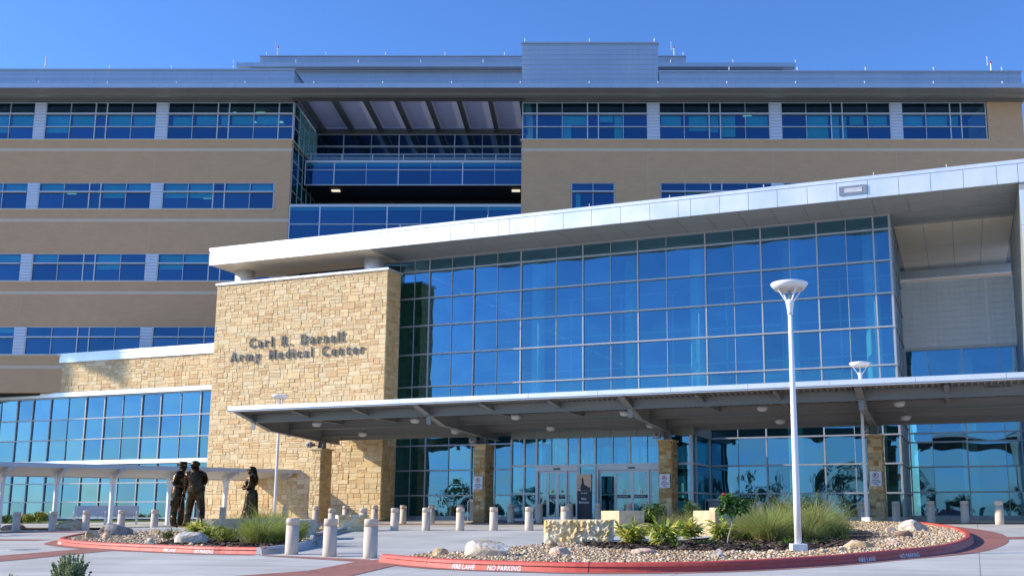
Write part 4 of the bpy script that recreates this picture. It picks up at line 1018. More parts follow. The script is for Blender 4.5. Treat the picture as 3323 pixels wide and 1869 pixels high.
chips([(-11.2, 27.4), (-9.6, 26.6), (-8.6, 25.3), (-7.7, 24.6), (-7.3, 27), (-9, 29), (-11.6, 29.6)], 1600, 6)

# boulders, each a faceted rock of its own
def boulder(x, y, z, w_, h, cols, label, seed, group='boulders in the planting beds', rz=0, dep=.7, name='boulder'):
    rg = random.Random(seed); bm = bmesh.new(); bmesh.ops.create_icosphere(bm, subdivisions=3, radius=1)
    pl = [(Vector((rg.gauss(0, 1), rg.gauss(0, 1), rg.gauss(.2, .8))).normalized(), rg.uniform(.5, .9)) for _ in range(9)]
    for v in bm.verts:
        for nn, d in pl:
            e = v.co.dot(nn) - d
            if e > 0: v.co -= nn * e * .93
        v.co += v.co.normalized() * rg.gauss(0, .012)
        v.co.z = max(v.co.z, -.35)
    zs = [v.co.z for v in bm.verts]; xs_ = [v.co.x for v in bm.verts]; ysx = [v.co.y for v in bm.verts]
    lo, hi = min(zs), max(zs); sx = w_ / (max(xs_) - min(xs_)); sz = (h + .04) / (hi - lo); sy = w_ * dep / (max(ysx) - min(ysx))
    mm = MB(); bm.verts.index_update()
    vs = [(v.co.x * sx, v.co.y * sy, (v.co.z - lo) * sz - .04) for v in bm.verts]
    base = len(mm.v); mm.v += vs
    for f in bm.faces:
        t = f.calc_center_median(); c = cols[0] if (sin(t.x * 3.1 + seed) + cos(t.y * 2.7 + t.z * 4 + seed)) > -.1 else cols[-1]; k = rg.uniform(.85, 1.1)
        mm.f.append(tuple(v.index for v in f.verts)); mm.c.append((c[0] * k, c[1] * k, c[2] * k))
    bm.free()
    o = mm.build(name, M['rock']); o.location = (x, y, z); o.rotation_euler = (0, 0, rz); tag(o, label, 'boulder', group); return o
TAN = [(.62, .48, .30), (.50, .33, .17)]; WHI = [(.70, .64, .54), (.55, .45, .33)]; PNK = [(.60, .38, .27), (.68, .55, .42)]; GRY = [(.30, .28, .27), (.20, .185, .18)]; BRN = [(.34, .22, .15), (.25, .16, .11)]
RK = [(1.27, 20.72, .6, .15, PNK, 'flat pinkish slab boulder in front of the variegated plants'), (2.58, 19.5, .27, .19, WHI, 'small white upright boulder in the gravel beside the crooked sapling'), (3.36, 20.21, .22, .1, WHI, 'low rounded cream boulder left of the tall lamp base'),
      (8.14, 32.3, .45, .28, TAN, 'tan boulder half hidden at the right edge of the feathery grass'), (5.75, 21.8, .75, .2, TAN, 'long low tan boulder right of the tall lamp base'), (-1.89, 20.7, .95, .36, WHI, 'big wedge shaped pale boulder at the left end of the right island'),
      (-.63, 23.78, .3, .18, BRN, 'dark brown boulder against the foot of the rough limestone block'), (-.39, 20.72, .45, .2, PNK, 'low pink boulder in gravel below the rough limestone block'), (-2.85, 21.05, .34, .2, TAN, 'tan boulder left of the big wedge shaped pale boulder'),
      (8.71, 29.06, .3, .2, PNK, 'pointed pink boulder left of the large tan boulder near the small lamp'), (9.59, 29.72, .85, .36, WHI, 'large rounded tan boulder by the right end of the right island'), (8.14, 26.24, .5, .2, BRN, 'low brown boulder in front of the large tan boulder at the right end'), (6.95, 22.9, .42, .16, PNK, 'flat rust coloured boulder close to the fire lane lettering at the right')]
for k, (x, y, w_, h, c, l) in enumerate(RK): boulder(x, y, gz(x, y) + .06, w_, h, c, l, 50 + k)
RL = [(-15.35, 32.54, .52, .3, TAN, 'tan flat topped boulder at the left tip of the left island'), (-14.78, 32.36, .34, .25, TAN, 'small tan boulder beside the flat topped one at the left tip'), (-15.5, 34.6, .95, .46, GRY, 'large dark grey boulder at the left tip of the left island'), (-17.2, 37.4, .5, .27, BRN, 'brown boulder behind the large dark grey one'),
      (-14.24, 34.67, .36, .25, TAN, 'tan boulder right of the large dark grey one below the statues'), (-11.6, 28.04, .35, .2, WHI, 'pale rounded boulder left of the big white slab'), (-10.37, 27.71, .9, .36, WHI, 'big white slab boulder in front of the round green shrubs'), (-10.12, 26.95, .4, .12, TAN, 'thin orange boulder lying below the big white slab')]
for k, (x, y, w_, h, c, l) in enumerate(RL): boulder(x, y, gz(x, y) + .06, w_, h, c, l, 80 + k)
boulder(-21.9, 44.6, gz(-21.9, 44.6), 1.3, .45, TAN, 'long tan boulder lying behind the left bollards', 95, rz=.2); boulder(-24.6, 45.0, gz(-24.6, 45), 1.0, .28, BRN, 'brown boulder at the far left edge behind the bollards', 96)
for k, (x, y, w_, h, c, l) in enumerate([(-9.9, 38.6, .8, .42, PNK, 'pinkish boulder between the left pier and the pale stone block'), (-9.5, 38.2, .45, .22, TAN, 'small tan boulder in front of the pinkish one by the pale stone block')]): boulder(x, y, gz(x, y) + .0, w_, h, c, l, 99 + k)

# quarried limestone blocks used as seats
def rough_block(x, y, rz, w_, d, h, label, rough='x', seed=1, mt='limecut', zoff=.0):
    t = thing('limestone_block', label, 'stone block', on_ground(x, y, zoff), rz, 'limestone blocks in the forecourt')
    rg = random.Random(seed)
    m = MB(); m.box(-w_ / 2, w_ / 2, 0, d, -.1, h); m.build('body', M[mt], t, bevel=.02)
    if rough:
        m = MB(); nx, nz = int(w_ / .05), int(h / .05); P = {}
        for i in range(nx + 1):
            for j in range(nz + 1):
                ed = i in (0, nx) or j in (0, nz)
                P[i, j] = (-w_ / 2 + w_ * i / nx + (0 if ed else rg.uniform(-.02, .02)), -.004 if ed else -.02 - abs(rg.gauss(0, .028)) - .03 * (sin(i * .9 + seed) * cos(j * .8)) ** 2, h * j / nz + (0 if ed else rg.uniform(-.02, .02)))
        for i in range(nx):
            for j in range(nz):
                q = .5 + .5 * sin(i * .35 + 1.3 * sin(j * .5) + seed); g = min(1, max(0, q * .6 + (j / nz) * .5 + rg.gauss(0, .18)))
                c = tuple(a + (b - a) * g for a, b in zip((.86, .75, .54), (.72, .49, .20)))
                m.mesh([P[i, j], P[i + 1, j], P[i + 1, j + 1], P[i, j + 1]], [(0, 1, 2), (0, 2, 3)] if rg.random() < .5 else [(0, 1, 3), (1, 2, 3)], c)
        m.build('rough_face', M['limeface'], t)
    return t
rough_block(-.07, 25.42, radians(-9), 1.68, .5, .66, 'long limestone block with a rough golden quarry face at the front', True, 3)
rough_block(1.62, 32.4, radians(38), 1.05, .9, .72, 'squarish limestone block behind the rough golden one', None, 4, 'lime')
rough_block(3.9, 27.75, radians(45), .9, .75, .78, 'pale sawn limestone block behind the variegated plants', None, 5, 'lime')
rough_block(4.7, 30.9, radians(40), .95, .7, .80, 'limestone block furthest back partly hidden by the feathery grass', None, 6, 'lime')
rough_block(-8.5, 31.1, radians(8), .75, 1.6, .62, 'cut limestone block at the right end of the left island', None, 7)
rough_block(-8.35, 38.0, radians(24), 1.15, .5, .6, 'speckled limestone block right of the pinkish boulder', True, 8)
# long low seat wall before the woman
t = thing('seat_wall', 'long low curved limestone seat wall below the bronze woman', 'wall', on_ground(-13.0, 38.3), radians(12))
m = MB()
pts = [(-1.2, .1), (-.6, -.1), (0, -.18), (.7, -.1), (1.4, .12), (2.0, .45)]
for (a, b), (c, d) in zip(pts, pts[1:]):
    m.mesh([(a, b, -.1), (c, d, -.1), (c, d + .5, -.1), (a, b + .5, -.1), (a, b, .52), (c, d, .52), (c, d + .5, .52), (a, b + .5, .52)], [(0, 1, 5, 4), (4, 5, 6, 7), (2, 3, 7, 6), (0, 4, 7, 3), (1, 2, 6, 5)])
m.build('stone_course', M['lime'], t)

# ------------------------------------------------------------------ bollards
bol = None
def bollard(x, y, label, group):
    global bol
    if bol is None:
        bol = thing('bollard', label, 'bollard', on_ground(x, y), 0, group)
        r = .148
        m = MB(); m.lathe([(r * 1.03, -.05), (r * 1.02, .1), (r, .655)], seg=28); m.build('shaft', M['bollard'], bol, True)
        m = MB(); m.lathe([(r * .95, .655), (r * .95, .668)], seg=28); m.build('groove', M['mortar'], bol, True)
        m = MB(); m.lathe([(r, .668), (r, .795), (r * .96, .815), (r * .86, .824), (.0, .828)], seg=28); m.build('cap', M['bollard'], bol)
        for ch in bol.children:
            for p in ch.data.polygons: p.use_smooth = abs(p.normal.z) < .5
    else: dup(bol, on_ground(x, y), R_(0, 6), label, group)
for k, (x, y) in enumerate([(-6.66, 23.96), (-5.54, 22.95), (-4.48, 22.15)]): bollard(x, y, '%s bollard from the left of the three big near ones between the islands' % ORD[k], 'near bollards between the islands')
for k, (x, y) in enumerate([(-23.3, 42.7), (-22.05, 43.2), (-20.85, 43.6), (-19.5, 43.9), (-18.05, 43.8)]): bollard(x, y, '%s bollard from the left in the row at the far left' % ORD[k], 'bollards at the far left')
for k, (x, y) in enumerate([(-9.53, 39.64), (-8.23, 39.16), (-6.9, 38.4), (-5.67, 38.0), (-4.36, 37.5), (-3.11, 37.1), (-1.82, 36.7), (-.54, 36.28)]): bollard(x, y, '%s bollard from the left in the front row before the canopy' % ORD[k], 'front row of bollards before the canopy')
bk = [(-17.4, 50.2), (-14.4, 50.4), (-12.2, 47.6), (-11.04, 48.53), (-9.56, 47.98), (-8.05, 46.9), (-6.74, 46.7), (-5.39, 46.3), (-3.08, 45.7), (-1.78, 45.0), (-.46, 44.5), (.76, 44.1), (2.05, 43.6), (4.74, 42.6), (7.26, 41.7), (8.47, 41.24), (9.72, 40.77), (11.11, 40.73), (12.23, 39.98), (13.23, 38.96)]
for k, (x, y) in enumerate(bk): bollard(x, y, '%s bollard from the left in the back row along the entrance' % ORD[k], 'back row of bollards along the entrance')
for k, (x, y) in enumerate([(14.2, 38.13), (14.84, 36.58)]): bollard(x, y, ['second bollard from the right edge of the forecourt', 'rightmost bollard of the forecourt in full sun'][k], 'back row of bollards along the entrance')

mh = thing('manhole_cover', 'round manhole cover in the road in front of the left island', 'manhole cover', on_ground(-14.9, 27.9, .006))
m = MB(); m.lathe([(.36, -.01), (.36, .002), (.33, .004), (.0, .004)], seg=28); m.build('lid', M['steel'], mh)
m = MB(); m.lathe([(.44, -.012), (.44, .0), (.37, .0015), (.365, -.01)], seg=28, cap=False); m.build('rim', M['road'], mh)
# ------------------------------------------------------------------ street lamps
lamp = None
for x, y, l in ((4.40, 20.95, 'tall white saucer lamp post standing in the right island gravel'), (10.62, 38.3, 'white saucer lamp post beside the rightmost stone pier'), (-14.22, 48.0, 'white saucer lamp post in front of the tall stone wall')):
    base = gz(x, y) + .09
    if lamp is None:
        lamp = thing('street_lamp', l, 'lamp post', (x, y, base), 0, 'saucer lamp posts')
        m = MB(); m.box(-.155, .155, -.155, .155, -.05, .165); m.build('base', M['white'], lamp, bevel=.012)
        m = MB(); m.lathe([(.074, .165), (.070, 1.2), (.058, 3.5), (.048, 5.25)], seg=20); m.build('pole', M['white'], lamp, True)
        m = MB(); m.lathe([(.062, 5.22), (.060, 5.3), (.066, 5.36), (.082, 5.46), (.098, 5.55), (.08, 5.56)], seg=20); m.build('collar', M['white'], lamp, True)
        m = MB()
        for k in range(4): q = .3 + k * pi / 2; m.bar((.085 * cos(q), .085 * sin(q), 5.52), (.285 * cos(q), .285 * sin(q), 5.82), .03, .022)
        m.build('arm', M['white'], lamp)
        m = MB(); m.lathe([(.285, 5.79), (.30, 5.785), (.385, 5.90), (.39, 5.925), (.375, 5.945), (.0, 5.965)], seg=36, cap=False); m.lathe([(.285, 5.79), (.27, 5.83), (.0, 5.84)], seg=36, cap=False); m.build('lamp_shade', M['white'], lamp, True)
        m = MB(); m.lathe([(.21, 5.815), (.19, 5.79), (.1, 5.775), (.0, 5.77)], seg=28, cap=False); m.build('lens', M['lampglass'], lamp, True)
        m = MB(); m.lathe([(.026, 5.55), (.026, 5.78)], seg=10); m.build('socket', M['grey'], lamp, True)
    else: dup(lamp, (x, y, base), 1.0, l)
lamp.scale = (1, 1, .93)

# ------------------------------------------------------------------ covered walkway on the left
wk0 = Vector((-25.2, 44.5, 0)); wk1 = Vector((-14.4, 53.2, 0)); wd = (wk1 - wk0).normalized(); wrz = atan2(wd.y, wd.x); wl = (wk1 - wk0).length
WK = thing('covered_walkway', 'pale metal covered walkway on tapered posts in front of the left wing', 'walkway', (wk0.x, wk0.y, 0), wrz)
zt = 2.56
m = MB(); m.box(-14, wl, 0, .06, zt - .19, zt); m.box(-14, wl, 2.5, 2.56, zt - .55, zt - .33); m.build('fascia', M['walk'], WK)
m = MB(); m.mesh([(-14, .06, zt - .17), (wl - .01, .06, zt - .17), (wl - .01, 2.5, zt - .50), (-14, 2.5, zt - .50), (-14, .06, zt - .03), (wl - .01, .06, zt - .03), (wl - .01, 2.5, zt - .36), (-14, 2.5, zt - .36)], [(0, 3, 2, 1), (4, 5, 6, 7), (0, 1, 5, 4), (1, 2, 6, 5), (2, 3, 7, 6), (3, 0, 4, 7)]); m.build('roof', M['walksoffit'], WK)
for t in (-.27, -.12, .03, .19, .365, .555, .755, .955):
    x = t * wl; p = wk0 + wd * x + Vector((-wd.y, wd.x, 0)) * 1.6; g = gz(p.x, p.y)
    m = MB(); m.prism([(.07, zt - .175), (.07, zt - .33), (1.3, zt - .62), (1.3, zt - .345)], x - .09, x + .09, axis='x'); m.build('arm', M['walk'], WK)
    m = MB(); m.prism([(1.5, g), (1.72, g), (1.74, zt - .92), (1.95, zt - .62), (1.95, zt - .435), (1.25, zt - .34), (1.25, zt - .60), (1.48, zt - .92)], x - .075, x + .075, axis='x'); m.build('post', M['walkpost'], WK)

# bench under the walkway
B = thing('bench', 'silver metal bench with perforated back under the walkway', 'bench', on_ground(-23.9, 52.0), radians(16))
m = MB(); m.box(-1.5, 1.5, -.25, .22, .40, .44); m.build('seat', M['walk'], B)
m = MB(); m.prism([(.2, .46), (.23, .46), (.36, .95), (.33, .95)], -1.5, 1.5, axis='x'); m.build('backrest', M['walk'], B)
for x in (-1.45, 0, 1.45):
    for y in (-.25, .16):
        m = MB(); m.box(x - .03, x + .03, y, y + .06, 0, .40); m.build('leg', M['walkpost'], B)
    m = MB(); m.tube([(x, -.22, .44), (x, -.22, .62), (x, -.12, .66), (x, .22, .66)], .025, 6); m.build('armrest', M['walkpost'], B)

# litter bins with a hooked rail
def bin_(a, n, label, rz):
    p = LW(a, n); t = thing('litter_bin', label, 'litter bin', (p.x, p.y, 0), rz, 'bins beside the doors')
    m = MB(); m.box(-.26, .26, -.24, .24, 0, .88); m.build('body', M['grey'], t, bevel=.03)
    m = MB(); m.box(-.28, .28, -.26, .26, .885, .95); m.build('lid', M['walkpost'], t, bevel=.02)
    m = MB(); m.tube([(-.36, -.3, 0), (-.36, -.3, .86), (-.33, -.3, .93), (-.25, -.3, .97), (.28, -.3, .97)], .028, 8); m.build('rail', M['walkpost'], t, True)
bin_(-19.05, 3.2, 'grey litter bin with hooked rail left of the stone pier by the doors', -TH)
bin_(-8.1, 1.3, 'grey litter bin with hooked rail in the corner right of the vestibule', -TH)

# entrance pylon
p = LW(-13.0, 5.0); PY = thing('entrance_pylon', 'dark Main Entrance pylon with a copper picture panel between the doors', 'sign', (p.x, p.y, gz(p.x, p.y)), -TH + radians(4))
m = MB(); m.box(-.31, .31, -.1, .1, 0, 1.36); m.build('base', M['pylon'], PY)
m = MB(); m.box(-.315, .315, -.104, .104, 1.365, 2.08); m.build('picture_panel', M['pylontop'], PY)
m = MB(); rg = random.Random(9)
m.prism([(-.14, 1.37), (.28, 1.37), (.3, 1.5), (.2, 1.52), (.12, 1.6), (.06, 1.58), (.0, 1.7), (-.03, 1.88), (-.09, 1.96), (-.11, 1.8), (-.1, 1.68), (-.15, 1.6)], -.109, -.105, axis='y')
for k in range(26): x = rg.uniform(-.3, -.12); z = rg.uniform(1.4, 1.95); m.box(x, x + rg.uniform(.01, .05), -.108, -.105, z, z + rg.uniform(.008, .03))
m.build('bluff_picture', M['pylon'], PY)
text_obj('The Bluffs', .075, 'lettering', M['sign'], PY, (0, -.104, 1.24), align='CENTER', bold=.001)
text_obj('Main', .125, 'lettering', M['sign'], PY, (0, -.104, .98), align='CENTER', bold=.002); text_obj('Entrance', .125, 'lettering', M['sign'], PY, (0, -.104, .83), align='CENTER', bold=.002)
m = MB(); m.box(-.312, .312, -.103, .103, 1.15, 1.158); m.build('joint', M['black'], PY)
# ------------------------------------------------------------------ planting: real leaves
def jit(c, rg, k=.25):
    f = rg.uniform(1 - k, 1 + k); return (c[0] * f, c[1] * f, c[2] * f)
def blade(m, base, az, el, L, wd, droop, rg, cols, seg=4, fold=True):
    """curved strap leaf; two halves so the margin can be of another colour"""
    p = Vector(base); e = el; d2 = Vector((-sin(az), cos(az), 0)); prev = None
    tw = rg.uniform(-.5, .5)
    for i in range(seg + 1):
        t = i / seg; ww = wd * (.35 + 1.1 * t) if t < .45 else wd * 1.55 * (1 - t) ** .8 * .95
        ww = max(ww, .0015); s = d2 * cos(tw) + Vector((0, 0, 1)) * sin(tw)
        up = Vector((-cos(az) * sin(e), -sin(az) * sin(e), cos(e)))
        row = (p - s * ww + up * (ww * .35 if fold else 0), p.copy(), p + s * ww + up * (ww * .35 if fold else 0))
        if prev:
            m.face([prev[0], prev[1], row[1], row[0]], cols[0]); m.face([prev[1], prev[2], row[2], row[1]], cols[1])
        prev = row
        p = p + Vector((cos(az) * cos(e), sin(az) * cos(e), sin(e))) * (L / seg); e -= droop / seg
def ginger(x, y, z, w_, h, label, seed, dark=False, n=95, group='variegated plants in the beds'):
    rg = random.Random(seed); m = MB()
    s = MB()
    for k in range(max(4, n // 4)):
        az = rg.uniform(0, 6.283); r0 = rg.uniform(0, .14) * w_; rr = rg.random() ** .6 * w_ * .48; hh = h * rg.uniform(.6, 1.08) * (1 - .35 * rr / (w_ * .5))
        b = Vector((r0 * cos(az), r0 * sin(az), -.02)); e = Vector((rr * cos(az), rr * sin(az), hh)); mid = (b + e) / 2 + Vector((0, 0, hh * .15)); s.tube([b, mid, e], .006, 5)
        nl = rg.randint(7, 10)
        for i in range(nl):
            f_ = .25 + .75 * i / (nl - 1); p = b.lerp(mid, f_ * 2) if f_ < .5 else mid.lerp(e, f_ * 2 - 1)
            a2 = az + (1.2 if i % 2 else -1.2) * (1 - f_ * .5) + rg.uniform(-.7, .7)
            G = jit((.17, .29, .04), rg, .4) if not dark else jit((.06, .12, .025), rg); Y = jit(rg.choice([(.80, .72, .12), (.72, .66, .13), (.86, .80, .38), (.36, .50, .08)]), rg, .2)
            c = rg.choice([(G, Y), (Y, G), (Y, Y), (Y, Y), (G, Y)]) if not dark or rg.random() < .25 else (G, G)
            blade(m, p, a2, rg.uniform(-.1, 1.1) * f_ + .15, rg.uniform(.62, 1.05) * (.40 * w_ + .08), rg.uniform(.030, .048) * (w_ / .65) ** .5, rg.uniform(.4, 1.5), rg, c, 4)
    t = thing('variegated_plant', label, 'plant', (x, y, z), 0, group); m.build('foliage', M['leaf'], t)
    s.build('stem', M['stalk'], t)
def feather(x, y, z, w_, h, label, seed, n=900, tan=.3, group='feathery grass clumps'):
    rg = random.Random(seed); m = MB(); n = int(n * 1.5); ln = (rg.uniform(-.16, .16) * w_, rg.uniform(-.1, .1) * w_); ph = rg.uniform(0, 6.28)
    for k in range(n):
        az = rg.uniform(0, 6.283); r = abs(rg.gauss(0, .17)) * w_; sp = rg.random() ** .7
        el = 1.5 - sp * .75; L = h * rg.uniform(.5, 1.15) * (1.0 + .12 * sp) * (1 + .22 * sin(2 * az + ph) + .12 * sin(3 * az + 2 * ph)) * (1.35 if rg.random() < .03 else 1)
        c = rg.choice([(.31, .41, .08), (.38, .46, .11), (.24, .33, .055), (.45, .49, .15)]) if rg.random() > tan else rg.choice([(.50, .43, .21), (.54, .47, .26), (.42, .33, .16)])
        if sp < .4 and rg.random() < .3: c = (.09, .13, .03)
        c = jit(c, rg, .2); p = Vector((r * cos(az), r * sin(az), 0)); e = el; wd = rg.uniform(.0028, .0055); a2 = az + rg.uniform(-1.2, 1.2); prev = None
        dr = rg.uniform(.3, 1.9)
        for i in range(6):
            d = Vector((cos(a2) * cos(e), sin(a2) * cos(e), sin(e))); s = Vector((cos(k), sin(k), 0)) * wd * (1 - .13 * i)
            row = (p - s, p + s); p = p + Vector((ln[0], ln[1], 0)) * (i / 15)
            if prev: m.face([prev[0], prev[1], row[1], row[0]], c if i > 1 else (c[0] * .8 + .06, c[1] * .65 + .03, c[2] * .7 + .02))
            prev = row; p = p + d * (L / 5); e -= dr / 5
    t = thing('feather_grass', label, 'grass clump', (x, y, z), 0, group); m.build('blades', M['grass'], t)
def leafball(m, c, r, n, size, cols, rg, flat=.8, upright=.3):
    for k in range(n):
        v = Vector((rg.gauss(0, 1), rg.gauss(0, 1), rg.gauss(0, 1))).normalized(); q = rg.random() ** .4
        p = Vector(c) + Vector((v.x * r[0], v.y * r[1], v.z * r[2])) * q
        dark = .45 + .55 * q * (.6 + .4 * max(0, v.z + .3)); col = jit(rg.choice(cols), rg, .2); col = tuple(a * dark for a in col)  # leaves deep inside and low down painted darker as inner shade
        nrm = (v + Vector((rg.gauss(0, .6), rg.gauss(0, .6), rg.gauss(upright, .6)))).normalized(); u = nrm.cross(Vector((rg.gauss(0, 1), rg.gauss(0, 1), rg.gauss(0, 1)))).normalized(); w2 = nrm.cross(u)
        L = size * rg.uniform(.7, 1.3); W = L * flat * .5
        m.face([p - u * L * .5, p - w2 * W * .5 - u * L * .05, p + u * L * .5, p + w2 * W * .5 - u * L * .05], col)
def shrub(x, y, z, w_, h, label, seed, cols, n=900, size=.07, name='shrub', group=None, cat='shrub', lumps=7):
    rg = random.Random(seed); m = MB()
    for k in range(lumps):
        q = rg.uniform(0, 6.28); rr = rg.uniform(.1, .3) * w_; hh = h * rg.uniform(.35, .62)
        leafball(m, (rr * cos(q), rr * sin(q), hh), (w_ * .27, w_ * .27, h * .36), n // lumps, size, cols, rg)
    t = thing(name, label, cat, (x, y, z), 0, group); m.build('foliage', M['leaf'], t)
    s = MB()
    for k in range(6): q = k * 1.05; s.tube([(.02 * cos(q), .02 * sin(q), -.04), (.1 * w_ * cos(q), .1 * w_ * sin(q), h * .3), (.25 * w_ * cos(q), .25 * w_ * sin(q), h * .6)], .008, 5)
    s.build('stem', M['stalk'], t)
def tuft(x, y, z, w_, h, label, seed):
    rg = random.Random(seed); m = MB()
    for k in range(46):
        az = rg.uniform(0, 6.283); el = rg.uniform(.3, 1.4); r = rg.uniform(0, .3) * w_
        c = jit(rg.choice([(.13, .24, .03), (.18, .30, .04), (.09, .17, .025), (.22, .28, .06)]), rg, .25)
        blade(m, (r * cos(az), r * sin(az), 0), az + rg.uniform(-.7, .7), el, rg.uniform(.5, 1.0) * max(h, w_ * .5), rg.uniform(.007, .014), rg.uniform(.2, 1.2), rg, (c, c), 3)
    t = thing('green_tuft', label, 'plant', (x, y, z), 0, 'small green tufts in the mulch'); m.build('foliage', M['leaf'], t)

GI = [(1.22, 23.99, .72, .50, 'variegated plant nearest the rough golden limestone block'), (1.85, 23.3, .76, .56, 'big variegated plant in the front middle of the right island'), (2.64, 25.9, .68, .52, 'variegated plant behind and right of the big front one'),
      (3.2, 28.6, .55, .5, 'variegated plant left of the pale sawn limestone block'), (3.44, 25.1, .62, .52, 'spiky yellow plant in front of the pale sawn limestone block behind the sapling')]
for k, (x, y, w_, h, l) in enumerate(GI): ginger(x, y, gz(x, y) + .1, w_, h, l, 200 + k)
ginger(2.2, 33.6, gz(2.2, 33.6) + .12, .5, .48, 'dark leaved plant with few yellow stripes right of the squarish limestone block', 210, True)
ginger(-13.0, 35.3, gz(-13, 35.3) + .1, .7, .32, 'variegated plant at the feet of the bronze man with the cane', 211); ginger(-11.2, 31.3, gz(-11.2, 31.3) + .1, .5, .32, 'small variegated plant right of the big white slab boulder', 212)
FG = [(2.83, 33.4, .85, .55, 'pale feathery grass behind the variegated plants', 600, .5), (3.55, 34.5, .7, .62, 'feathery grass left of the pier behind the pale sawn block', 500, .4), (4.5, 24.8, .95, .92, 'large feathery grass clump left of the tall lamp post', 1500, .25), (4.15, 27.0, .8, .62, 'drooping feathery grass behind the sapling', 800, .3),
      (5.2, 26.4, .75, .98, 'tall feathery grass directly behind the tall lamp post', 1000, .25), (5.9, 26.0, .95, .98, 'feathery grass clump with brown base right of the tall lamp post', 1400, .3), (6.7, 28.2, .85, .85, 'green feathery grass at the right end of the planting', 900, .2), (4.0, 25.3, .7, .5, 'low feathery grass left of the large clump behind the sapling', 700, .3), (5.45, 24.9, .8, .55, 'short feathery grass in front of the brown based clump', 700, .3), (6.5, 26.4, .8, .62, 'low feathery grass at the right foot of the planting', 800, .25), (4.9, 28.0, .9, .85, 'wide feathery grass behind the tall lamp post', 900, .3), (6.1, 28.3, .9, 1.0, 'feathery grass in front of the glossy dark bush', 900, .3), (4.9, 29.6, .7, .95, 'thin feathery grass with tall plumes in the middle back', 500, .45)]
for k, (x, y, w_, h, l, n, tn) in enumerate(FG): feather(x, y, gz(x, y) + .1, w_, h, l, 230 + k, n, tn)
feather(-8.26, 26.9, gz(-8.26, 26.9) + .1, 1.0, .84, 'large green feathery grass beside the leftmost of the near bollards', 240, 1700, .12); feather(-7.75, 27.5, gz(-7.75, 27.5) + .1, .7, .72, 'green feathery grass just behind the leftmost near bollard', 241, 900, .15)
feather(-12.2, 40.4, gz(-12.2, 40.4) + .1, 1.2, .95, 'pale feathery grass in front of the skirt of the bronze woman', 242, 800, .3); feather(-13.6, 40.8, gz(-13.6, 40.8) + .1, .9, .62, 'low feathery grass left of the bronze woman', 243, 500, .35)
TU = [(2.08, 22.61, .24, .18, 'foot of the big front variegated plant'), (2.67, 23.21, .34, .2, 'left of a pair between the variegated plants'), (2.95, 23.4, .25, .18, 'right of a pair between the variegated plants'), (3.01, 22.3, .15, .09, 'tiny one left of the crooked sapling'), (3.38, 22.64, .14, .13, 'tiny one right of the crooked sapling'), (3.72, 22.31, .22, .15, 'in front of the drooping grass'),
      (4.22, 22.31, .17, .13, 'in front of the large feathery grass'), (4.62, 23.18, .24, .22, 'touching the left of the tall lamp base'), (5.12, 23.6, .13, .2, 'touching the right of the tall lamp base'), (5.22, 23.0, .15, .15, 'right of the tall lamp base in front'), (5.6, 23.75, .22, .18, 'under the brown based grass'), (6.4, 25.2, .32, .2, 'at the right end of the mulch'), (8.45, 32.6, .25, .24, 'next to the half hidden tan boulder')]
for k, (x, y, w_, h, l) in enumerate(TU): tuft(x, y, gz(x, y) + .1, w_ * 1.15, h * 1.15, 'small green tuft ' + l, 260 + k)
tuft(-14.3, 36.3, gz(-14.3, 36.3) + .1, .7, .2, 'fern like green tuft below the bronze soldier', 280)
GRN = [(.05, .11, .02), (.08, .16, .03), (.11, .20, .04)]; YG = [(.26, .31, .03), (.34, .36, .04), (.15, .22, .03), (.42, .40, .06)]
shrub(-11.97, 30.05, gz(-11.97, 30.05) + .1, .44, .3, 'round clipped dark green shrub left of the big white slab', 301, [(.07, .11, .015), (.12, .17, .02), (.16, .20, .03)], 1100, .035)
shrub(-11.5, 30.3, gz(-11.5, 30.3) + .1, .36, .26, 'round yellowish green shrub touching the big white slab', 302, [(.16, .20, .02), (.22, .25, .03)], 800, .035)
shrub(-9.6, 27.9, gz(-9.6, 27.9) + .1, .85, .5, 'wide yellow green leafy shrub left of the green feathery grass', 303, YG, 1500, .075); shrub(-9.0, 28.3, gz(-9.0, 28.3) + .1, .75, .62, 'taller yellow green shrub behind the wide one in the left island', 304, YG, 1200, .075)
shrub(-7.75, 28.8, gz(-7.75, 28.8) + .1, .5, .62, 'olive shrub between the leftmost near bollard and the cut limestone block', 305, [(.16, .18, .05), (.22, .22, .07), (.10, .13, .03)], 700, .06)
shrub(2.5, 35.6, gz(2.5, 35.6) + .1, 1.0, 1.0, 'tall green herb behind the squarish limestone block', 306, GRN + [(.14, .24, .06)], 1100, .09); shrub(3.9, 35.8, gz(3.9, 35.8) + .1, .8, 1.0, 'tall green herb right of the stone pier by the doors', 307, GRN + [(.16, .24, .05)], 900, .09)
shrub(6.6, 29.6, gz(6.6, 29.6) + .1, .8, 1.15, 'glossy dark green bush rising behind the feathery grass at the right', 308, [(.05, .10, .03), (.08, .15, .05), (.14, .22, .10)], 700, .13)
ginger(4.4, 30.8, gz(4.4, 30.8) + .3, .4, .55, 'single pale broad leaf plant showing above the feathery grass', 309, n=10)
for k, (x, y, w_, h, c, l) in enumerate([(-30.6, 57.2, 1.3, .62, YG, 'yellow green plant under the left wing glazing'), (-29.7, 57.0, 1.0, .68, YG, 'bright yellow bush right of another under the left wing glazing'), (-32.2, 57.9, 1.7, .55, GRN, 'dark green low bush at the far left under the glazing'), (-31.2, 57.2, 1.0, .4, GRN, 'small dark green bush between the two yellow ones'), (-33.4, 58.2, .9, .8, YG, 'yellow plant cut by the left edge of the picture')]):
    shrub(x, y, gz(x, y), w_, h, l, 320 + k, c, 700, .13, group='bushes under the left wing')
